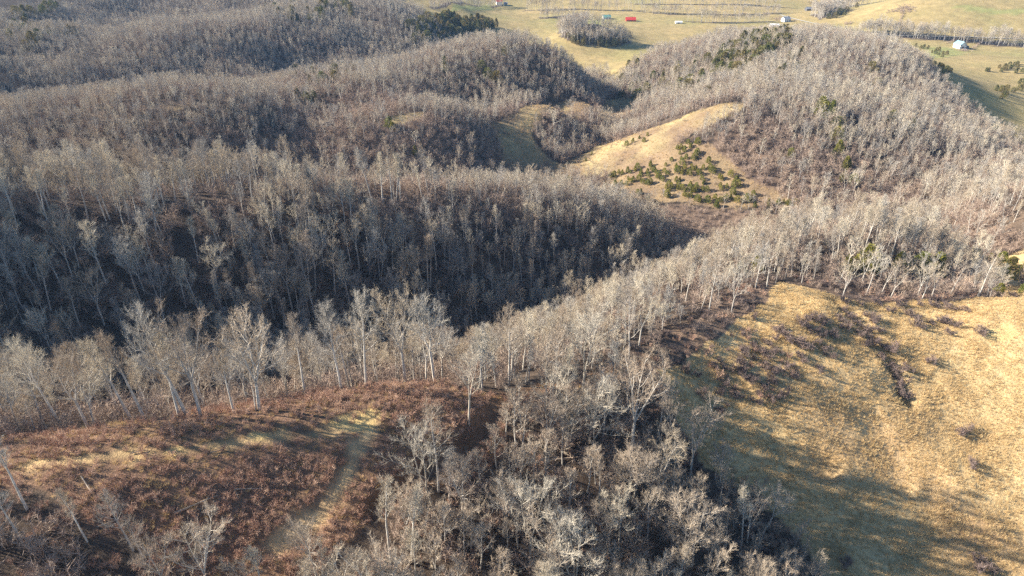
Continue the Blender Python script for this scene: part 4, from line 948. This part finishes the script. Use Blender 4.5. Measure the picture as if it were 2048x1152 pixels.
CEDARS = []
for k in range(5):
    S, C = cedar(100 + k, H=5, W=(3.2, 4.0, 4.6, 3.6, 5.0)[k], blunt=(.6, .42, .36, .5, .32)[k], n=950, leaf=.27)
    CEDARS.append((S.mesh("trunk", M_DEAD), C.mesh("crown", M_CEDAR), C.mesh("crown", M_DARKCEDAR), S, C))
proto_collection("far_cedar", [joined("far_cedar", (S, C), (M_DEAD, M_DARKCEDAR)) for (_, _, _, S, C) in CEDARS])

def scatter_object(name, coll, x, y, scale, rng, label, category, tilt=0.05, sink=0.0, idx=None, only=None, z=None):
    """one mass of plants nobody could count: a cloud of points that carries the plant shapes"""
    n = len(x)
    z = (ground_z(x, y) if z is None else z) - sink
    me = bpy.data.meshes.new(name)
    me.vertices.add(n)
    me.vertices.foreach_set("co", np.stack([x, y, z], 1).astype(np.float32).ravel())
    rot = np.stack([rng.normal(size=n) * tilt, rng.normal(size=n) * tilt, rng.uniform(0, 6.283, n)], 1)
    a = me.attributes.new("turn", 'FLOAT_VECTOR', 'POINT'); a.data.foreach_set("vector", rot.astype(np.float32).ravel())
    a = me.attributes.new("size", 'FLOAT', 'POINT'); a.data.foreach_set("value", np.asarray(scale, np.float32))
    c, cnt = PROTO[coll]
    if idx is None: idx = rng.integers(0, cnt, n)
    a = me.attributes.new("which", 'INT', 'POINT'); a.data.foreach_set("value", np.asarray(idx, np.int32))
    o = link(name, me)
    g = bpy.data.node_groups.new(name, 'GeometryNodeTree')
    g.interface.new_socket("Geometry", in_out='INPUT', socket_type='NodeSocketGeometry')
    g.interface.new_socket("Geometry", in_out='OUTPUT', socket_type='NodeSocketGeometry')
    gi, go = g.nodes.new("NodeGroupInput"), g.nodes.new("NodeGroupOutput")
    ci = g.nodes.new("GeometryNodeCollectionInfo")
    ci.inputs[0].default_value = c; ci.inputs[1].default_value = True; ci.inputs[2].default_value = True
    ip = g.nodes.new("GeometryNodeInstanceOnPoints"); ip.inputs["Pick Instance"].default_value = True
    def attr(nm, ty):
        q = g.nodes.new("GeometryNodeInputNamedAttribute"); q.data_type = ty; q.inputs[0].default_value = nm
        return q.outputs[0]
    g.links.new(gi.outputs[0], ip.inputs["Points"]); g.links.new(ci.outputs[0], ip.inputs["Instance"])
    g.links.new(attr("which", 'INT'), ip.inputs["Instance Index"])
    g.links.new(attr("turn", 'FLOAT_VECTOR'), ip.inputs["Rotation"])
    g.links.new(attr("size", 'FLOAT'), ip.inputs["Scale"])
    g.links.new(ip.outputs[0], go.inputs[0])
    md = o.modifiers.new("plants", 'NODES'); md.node_group = g
    tag(o, label, category, kind="stuff")
    return o

def jitter(x0, x1, y0, y1, s, rng):
    a = np.arange(x0, x1, s); b = np.arange(y0, y1, s)
    X, Y = np.meshgrid(a, b)
    return (X + rng.uniform(-.48, .48, X.shape) * s).ravel(), (Y + rng.uniform(-.48, .48, X.shape) * s).ravel()

def in_view(x, y, z, left=330, right=160, top=120, bottom=420):
    px, py, d = project(x, y, z)
    return (px > -left) & (px < 2048 + right) & (py > -top) & (py < 1152 + bottom) & (y > 20)

# ------------------------------------------------------------------ single bare trees and the woods
rng = np.random.default_rng(11)
tx, ty = jitter(-260, 290, 40, 262, 3.2, rng)
tc_ = cover(tx, ty)
tz = ground_z(tx, ty)
row, strip, hollow, corner = [inside(tx, ty, z[1]) for z in ZONES]
dens = np.clip(0.74 + 0.6 * fbm(tx, ty, 26, 2, 91), 0.12, 1)
dens = np.where(corner, 0.10, np.where(row, dens * .5, np.where(hollow, .75, dens * .85)))
hidden_rise = (tx < -95) & (ty < 230)                    # the wooded rise left of the frame, whose shade falls in
dens = np.where(hidden_rise & ~row, .22, dens)
keep = (tc_ == WOOD) & (rng.uniform(size=len(tx)) < dens) & (in_view(tx, ty, tz) | (hidden_rise & (tx < -110)))
for line, wid in ((TRACK_TOP, 4.0), (TRACK_DOWN, 5.0), (SADDLE_PATH, 2.5), (GULLY, 2.0)):
    keep &= seg_dist(tx, ty, line)[0] > wid
crest_d, _ = seg_dist(tx, ty, CREST)
keep &= ~((crest_d < 7.5) & (row | corner))
for (kx, ky, r) in CLEARINGS:
    keep &= np.hypot(tx - kx, ty - ky) > r
for h in HERO_TREES:
    keep &= np.hypot(tx - h[0], ty - h[1]) > 2.8
tx, ty, tz, row, strip, hollow, corner = [q[keep] for q in (tx, ty, tz, row, strip, hollow, corner)]
n_ = len(tx)
tf = rng.choice([0, 1, 2, 3, 4, 5, 6, 7, 8], n_, p=[.17, .15, .15, .13, .1, .1, .06, .08, .06])
tf = np.where(hollow & (rng.uniform(size=n_) < .72), rng.choice([6, 7, 8, 7], n_), tf)
ts = rng.uniform(.38, .68, n_) * (1 + .4 * fbm(tx, ty, 24, 2, 98))
ts = np.where((tx < -30) & (ty > 165), ts * 1.38, ts)
ts = np.where(row, rng.uniform(.38, .84, n_), ts)
ts = np.where(strip, rng.uniform(.42, .70, n_), ts)
ts = np.where(hollow, np.where(tf < 6, rng.uniform(.55, .85, n_), rng.uniform(.6, 1.0, n_)), ts)
ts = np.where((tf >= 7) & ~hollow, ts * 1.25, ts)
fp = np.array(COVERS[FIELD_INDEX][1])
edge_d, _ = seg_dist(tx, ty, np.concatenate([fp, fp[:1]]))
ts = ts * np.where(ty > 108, np.clip(.40 + .6 * edge_d / 28, 0, 1), np.clip(.55 + .45 * edge_d / 16, 0, 1))          # low growth along the field's edge
px, py, pd = project(tx, ty, tz)
pxt, pyt, _ = project(tx, ty, tz + 14 * ts)
infr = (px > -10) & (px < 2058) & (pyt < 1145) & (py > 0)
rank = np.where(infr, pd, 1e6)
order = np.argsort(rank)
N_SINGLE = 300 - len(HERO_TREES)
single = order[:N_SINGLE]; rest = order[N_SINGLE:]

def stand_tree(x, y, f, s, rz, label, group, tilt=(0, 0)):
    e = bpy.data.objects.new("bare_tree", None)
    COL.objects.link(e)
    e.empty_display_size = 0.5
    e.location = (x, y, float(ground_z(x, y)[0]) - 0.1)
    e.rotation_euler = (tilt[0], tilt[1], rz); e.scale = (s, s, s)
    tag(e, label, "tree", group)
    link("trunk", FORMS[f][0], e); link("crown", FORMS[f][1], e)
    return e

for (x, y, f, s, rz, t0, t1, label) in HERO_TREES:
    stand_tree(x, y, f, s, rz, label, "bare trees of the near ridge", (t0, t1))

hpx, hpy, _ = project(np.array([h[0] for h in HERO_TREES]), np.array([h[1] for h in HERO_TREES]),
                      ground_z([h[0] for h in HERO_TREES], [h[1] for h in HERO_TREES]))
def size_word(f, s):
    hgt = s * FORMS[f][2]
    return "small" if hgt < 8.5 else "slender" if hgt < 11 else "middling" if hgt < 14 else "tall"
def beside(i):
    """says where a tree stands by the nearest tree that can be picked out"""
    k = int(np.argmin(np.hypot(hpx - px[i], hpy - py[i])))
    dx, dy = px[i] - hpx[k], py[i] - hpy[k]
    if abs(dx) > 1.3 * abs(dy): where = "left of" if dx < 0 else "right of"
    else: where = "behind" if dy < 0 else "in front of"
    d = math.hypot(dx, dy)
    how = "close " if d < 40 else "" if d < 85 else "well "
    return "%s bare tree %s%s %s" % (size_word(int(tf[i]), float(ts[i])), how, where, LANDMARKS[k])
names = {int(i): beside(i) for i in single}
from collections import defaultdict
same = defaultdict(list)
for i, nm in names.items(): same[nm].append(i)
for nm, l in same.items():
    if len(l) == 2:
        l.sort(key=lambda q: ts[q] * FORMS[int(tf[q])][2])
        names[l[0]] = nm + ", shorter of two"; names[l[1]] = nm + ", taller of two"
    elif len(l) == 3:
        l.sort(key=lambda q: px[q])
        for q, w in zip(l, ("leftmost", "middle", "rightmost")): names[q] = nm.replace("well in front", "in front") + ", %s of three" % w
for i in single:
    stand_tree(tx[i], ty[i], int(tf[i]), float(ts[i]), rng.uniform(0, 6.28), names[int(i)],
               "bare trees of the near ridge", (rng.normal() * .03, rng.normal() * .03))
scatter_object("forest", "near_tree", tx[rest], ty[rest], ts[rest], rng,
               "leafless grey wood covering the valley slopes behind the near ridge", "woods", idx=tf[rest] % 9, tilt=.035)

fx, fy = jitter(-520, 760, 262, 1250, 3.5, rng)
fc = cover(fx, fy)
fz = ground_z(fx, fy)
dens = np.clip(0.9 + 0.5 * fbm(fx, fy, 40, 2, 95), 0.3, 1)
keep = (fc == WOOD) & (rng.uniform(size=len(fx)) < dens) & in_view(fx, fy, fz, 200, 100, 40, 100)
fx, fy = fx[keep], fy[keep]
scatter_object("far_forest", "far_tree", fx, fy, rng.uniform(.30, .52, len(fx)) * (1 + .45 * np.clip(fbm(fx, fy, 30, 2, 99), -.5, 1)) * np.where((fy > 760) & (fx > -30), 1.7, 1), rng,
               "leafless grey woods on the far hills", "woods", tilt=.04)

# ------------------------------------------------------------------ thickets
bx, by = jitter(-330, 330, 40, 700, 2.9, rng)
bc = cover(bx, by); bz = ground_z(bx, by)
u = rng.uniform(size=len(bx))
keep = ((bc == THICKET) & (u < .80) | (bc == FIELD) & (by > 190) & (u < .34) & (fbm(bx, by, 14, 2, 58) > 0) | (bc == CEDAR) & (u < .10) | (bc == WOOD) & (u < np.where(inside(bx, by, HOLLOW), .45, .42))) & in_view(bx, by, bz, 120, 100, 60, 200)
for line, wid in ((TRACK_TOP, 4.0), (TRACK_DOWN, 5.0), (SADDLE_PATH, 2.5), (GULLY, 2.5)):
    keep &= seg_dist(bx, by, line)[0] > wid
bx, by = bx[keep], by[keep]
bcl = cover(bx, by)
bed, _ = seg_dist(bx, by, np.concatenate([fp, fp[:1]]))
bsz = np.clip(.25 + bed / 22, 0, 1) * rng.uniform(.5, 1.25, len(bx)) * np.where(inside(bx, by, LOW_BRUSH), .5, 1) * np.where((bcl == FIELD) | (bcl == CEDAR), .4, 1)
scatter_object("thicket", "thicket_bush", bx, by, bsz, rng, "tangled brown brush and saplings on the hillsides", "thicket", tilt=.1)
# young trees standing in the thickets
sx, sy = jitter(-330, 330, 60, 700, 6.5, rng)
scv = cover(sx, sy); sz = ground_z(sx, sy)
keep = (scv == THICKET) & (rng.uniform(size=len(sx)) < .6) & in_view(sx, sy, sz, 100, 100, 60, 100) & ~inside(sx, sy, LOW_BRUSH)
sx, sy = sx[keep], sy[keep]
scatter_object("sapling_wood", "far_tree", sx, sy, rng.uniform(.4, .75, len(sx)), rng, "thin young bare trees scattered through the brown thickets", "saplings", tilt=.05)

# ------------------------------------------------------------------ russet brush on the near ridge
rx, ry = jitter(-130, 70, 50, 135, 1.05, rng)
rc = cover(rx, ry); rz_ = ground_z(rx, ry)
u = rng.uniform(size=len(rx))
dn = np.clip(.75 + .8 * fbm(rx, ry, 9, 3, 33), .12, 1)
keep = ((rc == BRUSH) & (u < dn) | (rc == WOOD) & (u < .15) & inside(rx, ry, HOLLOW) | (rc == WOOD) & (u < .45) & inside(rx, ry, ZONES[3][1])) & in_view(rx, ry, rz_, 100, 100, 60, 200)
for line, wid in ((TRACK_TOP, 0.8), (TRACK_DOWN, 1.5), (GULLY, 1.0), (SADDLE_PATH, 1.0)):
    keep &= seg_dist(rx, ry, line)[0] > wid + .8 * fbm(rx, ry, 3, 2, 12)
rx, ry = rx[keep], ry[keep]
scatter_object("russet_brush", "red_bush", rx, ry, rng.uniform(.55, 1.25, len(rx)), rng, "knee high russet brush covering the near ridge beside the dirt track", "brush", tilt=.12)

# ------------------------------------------------------------------ dry grass
qx, qy = jitter(-120, 150, 50, 215, .58, rng)
qc = cover(qx, qy); qz = ground_z(qx, qy)
u = rng.uniform(size=len(qx))
dn = np.clip(.9 + .8 * fbm(qx, qy, 4, 3, 35), .3, 1)
keep = ((qc == FIELD) & (u < dn) | (qc == BRUSH) & (u < .22)) & in_view(qx, qy, qz, 60, 60, 40, 120)
for line, wid in ((TRACK_TOP, 1.0), (TRACK_DOWN, 1.6), (GULLY, 1.4)):
    keep &= seg_dist(qx, qy, line)[0] > wid
for (x, y, a, b) in SCARS:
    keep &= np.hypot((qx - x) / a, (qy - y) / b) > .9
qx, qy = qx[keep], qy[keep]
scatter_object("dry_grass", "grass_tuft", qx, qy, rng.uniform(.4, .95, len(qx)) * (1 + .4 * fbm(qx, qy, 5, 2, 36)), rng, "dry tan tussock grass on the open slope", "grass", tilt=.12)
vx, vy = jitter(-120, 330, 215, 560, 1.5, rng)
vc = cover(vx, vy); vz = ground_z(vx, vy)
keep = ((vc == FIELD) | (vc == CEDAR)) & (rng.uniform(size=len(vx)) < .6) & in_view(vx, vy, vz, 0, 60, 0, 0)
vx, vy = vx[keep], vy[keep]
scatter_object("meadow_grass", "grass_tuft", vx, vy, rng.uniform(.6, 1.3, len(vx)), rng, "dry grass on the bald hilltops and hollows", "grass", tilt=.12)

# ------------------------------------------------------------------ shrubs on the open slope
def shrub_place(a, b):
    if b > 1050: return "near the bottom of the tan field"
    if b > 840: return "alone low on the tan field"
    if a < 1545: return "in the shaded brush at the field's inner edge" if b < 725 else "on the shaded bank of the tan field"
    if a < 1672: return "on the bright knoll at the field's top corner" if b < 672 else "below the bright knoll of the tan field"
    if b < 622: return "along the crest line of the tan field"
    if a < 1735: return "at the upper end of the field's brushy gully"
    if a < 1790: return "along the middle of the field's brushy gully"
    if a < 1825: return "at the lower end of the field's brushy gully" if b > 690 else "above the field's brushy gully"
    return "on the open field between gully and pale scar"

spx, spy, _ = project(np.array([q[0] for q in SHRUBS]), np.array([q[1] for q in SHRUBS]), ground_z([q[0] for q in SHRUBS], [q[1] for q in SHRUBS]))
shrub_names = ["%s mauve-grey leafless shrub %s" % ("small" if q[2] < 1.25 else "mid-sized" if q[2] < 1.5 else "large", shrub_place(a, b)) for q, a, b in zip(SHRUBS, spx, spy)]
for k, (x, y, s) in enumerate(SHRUBS):
    o = link("shrub", shrub_meshes[k % 4], None, (x, y, float(ground_z(x, y)[0])), rng.uniform(0, 6.28))
    o.scale = (s * rng.uniform(.9, 1.3), s * rng.uniform(.9, 1.3), s * rng.uniform(.75, 1))
    tag(o, shrub_names[k], "shrub", "shrubs dotted over the tan grass slope")

proto_collection("bank_bush", shrub_meshes + [bush(75 + k, H=1.4, W=2.0, stems=9, twigs=160, w=.05, tl=1.3).mesh("bank_bush", M_RED) for k in range(2)])
kx_, ky_ = jitter(10, 150, 70, 172, 1.9, rng)
kd_, _ = seg_dist(kx_, ky_, np.concatenate([fp, fp[:1]]))
kc_ = cover(kx_, ky_)
m_ = (inside(kx_, ky_, BRUSHY_BANK) | (kd_ < 9) & ((kc_ == WOOD) | (kc_ == THICKET))) & (rng.uniform(size=len(kx_)) < np.clip(.45 + 1.0 * fbm(kx_, ky_, 8, 2, 83), .05, .9))
kx_, ky_ = kx_[m_], ky_[m_]
scatter_object("bank_brush", "bank_bush", kx_, ky_, rng.uniform(.5, 1.2, len(kx_)), rng, "low mauve and russet brush on the shaded bank below the saddle", "brush", tilt=.1)

# ------------------------------------------------------------------ evergreen cedars
def stand_cedar(x, y, h, k, dark, label, group):
    e = bpy.data.objects.new("cedar_tree", None); COL.objects.link(e)
    e.location = (x, y, float(ground_z(x, y)[0])); s = h / 5
    e.scale = (s * rng.uniform(.85, 1.15), s * rng.uniform(.85, 1.15), s); e.rotation_euler = (0, 0, rng.uniform(0, 6.28))
    tag(e, label, "tree", group)
    link("trunk", CEDARS[k][0], e); link("crown", CEDARS[k][2 if dark else 1], e)
for (x, y, h, dark, label, group) in CEDAR_TREES:
    stand_cedar(x, y, h, int(rng.integers(0, 5)), dark, label, group)
ex, ey, es = [], [], []
for (poly, spacing, prob, h) in EVERGREEN_WOODS:
    P_ = np.array(poly)
    a, b = jitter(P_[:, 0].min(), P_[:, 0].max(), P_[:, 1].min(), P_[:, 1].max(), spacing, rng)
    m = inside(a, b, poly) & (rng.uniform(size=len(a)) < prob * np.clip(.9 + 1.2 * fbm(a, b, 18, 2, 44), 0.05, 1))
    ex.append(a[m]); ey.append(b[m]); es.append(rng.uniform(.7, 1.3, m.sum()) * h / 5)
ex, ey, es = np.concatenate(ex), np.concatenate(ey), np.concatenate(es)
scatter_object("evergreen_wood", "far_cedar", ex, ey, es, rng, "dark evergreens mixed through the far woods", "evergreens", tilt=.03)

# ------------------------------------------------------------------ fallen logs
for (x0, y0, x1, y1, r, label) in LOGS:
    n = 6
    t = np.linspace(0, 1, n)
    lx, ly = x0 + (x1 - x0) * t, y0 + (y1 - y0) * t
    side = rng.normal(size=n) * .05
    lz = ground_z(lx, ly) + r * 1.1
    lz = np.polyval(np.polyfit(t, lz, 1), t) + .12
    B = Builder()
    mid = np.array([lx.mean(), ly.mean(), lz.mean()])
    pts = np.stack([lx + side, ly, lz], 1) - mid
    B.tube(pts, np.linspace(r, r * .55, n), 7)
    for e, rr in ((0, r), (n - 1, r * .55)):
        d = unit(pts[1] - pts[0]) * (.01 if e else -.01)
        B.tube(np.array([pts[e], pts[e] + d]), [rr, .001], 7)
    for k in range(3):                                       # broken branch stubs
        q = pts[1] + (pts[-1] - pts[1]) * rng.uniform(.1, .95)
        dd = unit(np.array([rng.normal(), rng.normal(), 1.0]))
        B.tube(np.array([q, q + dd * rng.uniform(.3, .9)]), [r * .35, .015], 4)
    o = link("fallen_log", B.mesh("fallen_log", M_DEAD), None, mid)
    tag(o, label, "log", "logs lying on the near ridge")

# ------------------------------------------------------------------ farm buildings
def paint(name, col, rough=.6, grain=.12):
    return plant_material(name, col, tuple(c * .93 for c in col), rough=rough, grain=grain)
WALLS = {"white": paint("white_boards", (.80, .80, .78)), "red": paint("red_boards", (.42, .07, .05)), "dark": paint("dark_boards", (.10, .10, .11))}
ROOFS = {"red": paint("red_metal", (.55, .06, .05), .45), "grey": paint("grey_shingle", (.30, .31, .33)), "green": paint("green_metal", (.16, .33, .28), .45),
         "white": paint("white_metal", (.78, .79, .80), .45), "teal": paint("teal_metal", (.20, .32, .36), .45)}
M_GLASS = paint("window_glass", (.05, .06, .08), .15, 0)
M_DOOR = paint("door_paint", (.16, .12, .09))
M_TRIM = paint("white_trim", (.75, .75, .72))

def poly_mesh(name, v, f, mat):
    me = bpy.data.meshes.new(name); me.from_pydata([tuple(p) for p in v], [], f); me.materials.append(mat); me.update()
    return me
def block(name, mat, x0, x1, y0, y1, z0, z1, parent):
    v = [(x, y, z) for z in (z0, z1) for (x, y) in ((x0, y0), (x1, y0), (x1, y1), (x0, y1))]
    f = [(3, 2, 1, 0), (4, 5, 6, 7), (0, 1, 5, 4), (1, 2, 6, 5), (2, 3, 7, 6), (3, 0, 4, 7)]
    return link(name, poly_mesh(name, v, f, mat), parent)
def gabled(x, y, w, d, h, rise, rz, wall, roof, label, name, cat):
    """gable faces the front (-y) when the building is deeper than wide, else the ridge runs along x"""
    e = bpy.data.objects.new(name, None); COL.objects.link(e)
    e.location = (x, y, float(ground_z(x, y)[0]) - .3); e.rotation_euler = (0, 0, rz)
    tag(e, label, cat)
    front = d > w
    W2, D2 = w / 2, d / 2
    if front:
        prof = [(-W2, 0), (W2, 0), (W2, h), (0, h + rise), (-W2, h)]
        v = [(a, s * D2, z) for s in (-1, 1) for (a, z) in prof]
    else:
        prof = [(-D2, 0), (D2, 0), (D2, h), (0, h + rise), (-D2, h)]
        v = [(s * W2, a, z) for s in (-1, 1) for (a, z) in prof]
    f = [(0, 1, 2, 3, 4), (9, 8, 7, 6, 5)] + [(i, i + 5, (i + 1) % 5 + 5, (i + 1) % 5) for i in range(5)]
    link("wall", poly_mesh("wall", v, f, WALLS[wall]), e)
    ov, th = .5, .22
    half = W2 if front else D2; ln = (D2 if front else W2) + ov
    k = rise / half
    lo = (half + ov, h - k * ov)
    prof = [(-lo[0], lo[1] + .03), (0, h + rise + .03), (lo[0], lo[1] + .03), (lo[0], lo[1] + th), (0, h + rise + th + .05), (-lo[0], lo[1] + th)]
    v = [((a, s * ln, z) if front else (s * ln, a, z)) for s in (-1, 1) for (a, z) in prof]
    f = [(0, 1, 4, 5), (1, 2, 3, 4), (11, 10, 7, 6), (10, 9, 8, 7)] + [(i, i + 6, (i + 1) % 6 + 6, (i + 1) % 6) for i in range(6)]
    rf = link("roof", poly_mesh("roof", v, f, ROOFS[roof]), e)
    y0 = -D2
    dw = 1.1 if cat == "house" else 2.6
    block("door", M_DOOR, -dw / 2, dw / 2, y0 - .06, y0 + .02, .35, 2.4 if cat == "house" else min(3.0, h), e)
    if cat in ("house", "barn", "building"):
        for row in range(2 if h > 4 else 1):
            for q in (-.34, .34):
                cx, z0 = q * w, 1.1 + 2.6 * row
                wdo = block("window", M_TRIM, cx - .62, cx + .62, y0 - .05, y0 + .02, z0, z0 + 1.45, e)
                block("pane", M_GLASS, cx - .48, cx + .48, y0 - .08, y0 - .055, z0 + .12, z0 + 1.33, wdo)
    if cat == "house":
        block("chimney", ROOFS["grey"], w * .22, w * .22 + .8, -.4, .4, h + rise * .4, h + rise + 1.0, rf)
    return e
for b in BUILDINGS:
    b = (b[0], b[1]) + tuple(q * .85 for q in b[2:6]) + tuple(b[6:])
    e = gabled(*b)
    if b[10] == "barn" and b[7] == "white":
        block("side_shed", WALLS["dark"], b[2] / 2 + .003, b[2] / 2 + 4, -b[3] / 2 + .6, b[3] / 2 - .6, 0, 3.2, e)

# ------------------------------------------------------------------ farm road, hedge lines
RL = np.array(ROAD)
tt = np.linspace(0, len(RL) - 1, 160)
rxs = np.interp(tt, range(len(RL)), RL[:, 0]); rys = np.interp(tt, range(len(RL)), RL[:, 1])
dxy = unit(np.stack([np.gradient(rxs), np.gradient(rys)], 1)); nrm = np.stack([-dxy[:, 1], dxy[:, 0]], 1)
strips = []
for off in (-1.7, 0, 1.7):
    ax, ay = rxs + nrm[:, 0] * off, rys + nrm[:, 1] * off
    strips.append(np.stack([ax, ay, ground_z(ax, ay)], 1))
zc = np.max([q[:, 2] for q in strips], axis=0) + .25
for q in strips: q[:, 2] = zc
V = np.stack(strips, 1).reshape(-1, 3)
fq = []
for i in range(159):
    for j in range(2):
        a = i * 3 + j; fq.append((a, a + 1, a + 4, a + 3))
road = link("road", mesh_np("road", V, fq, [paint("pale_gravel", (.44, .41, .35), .9, .2)]))
tag(road, "pale narrow farm road at the foot of the far pasture hill", "road", kind="structure")

hx_, hy_, hs_ = [], [], []
for line in FIELD_FENCES:
    L_ = np.array(line)
    m = int(np.hypot(*np.diff(L_, axis=0).T).sum() / 1.6) + 2
    t = np.linspace(0, len(L_) - 1, m)
    hx_.append(np.interp(t, range(len(L_)), L_[:, 0]) + rng.normal(size=m) * .5); hy_.append(np.interp(t, range(len(L_)), L_[:, 1]) + rng.normal(size=m) * .8)
    hs_.append(rng.uniform(.25, .6, m))
for (x, y, a, b) in SCRUB:
    m = int(a * b * .9)
    hx_.append(x + rng.normal(size=m) * a * .5); hy_.append(y + rng.normal(size=m) * b * .9); hs_.append(rng.uniform(.2, .55, m))
hx_, hy_, hs_ = np.concatenate(hx_), np.concatenate(hy_), np.concatenate(hs_)
scatter_object("field_scrub", "thicket_bush", hx_, hy_, hs_, rng, "scrubby brown hedge lines and brush patches in the far pastures", "scrub", tilt=.1)

# ------------------------------------------------------------------ air
lo = float(GZ.min()) - 1.0
hz = bpy.data.materials.new("haze"); hz.use_nodes = True
hn = hz.node_tree.nodes; hn.clear()
pv = hn.new("ShaderNodeVolumePrincipled"); ho = hn.new("ShaderNodeOutputMaterial")
pv.inputs["Color"].default_value = (.35, .60, 1.0, 1)
pv.inputs["Density"].default_value = HAZE_DENSITY
hz.node_tree.links.new(pv.outputs[0], ho.inputs["Volume"])
haze = block("haze", hz, -6050, 6050, -3050, 6650, lo, 175.0, None)
tag(haze, "thin blue winter haze over the far hills", "haze", kind="stuff")
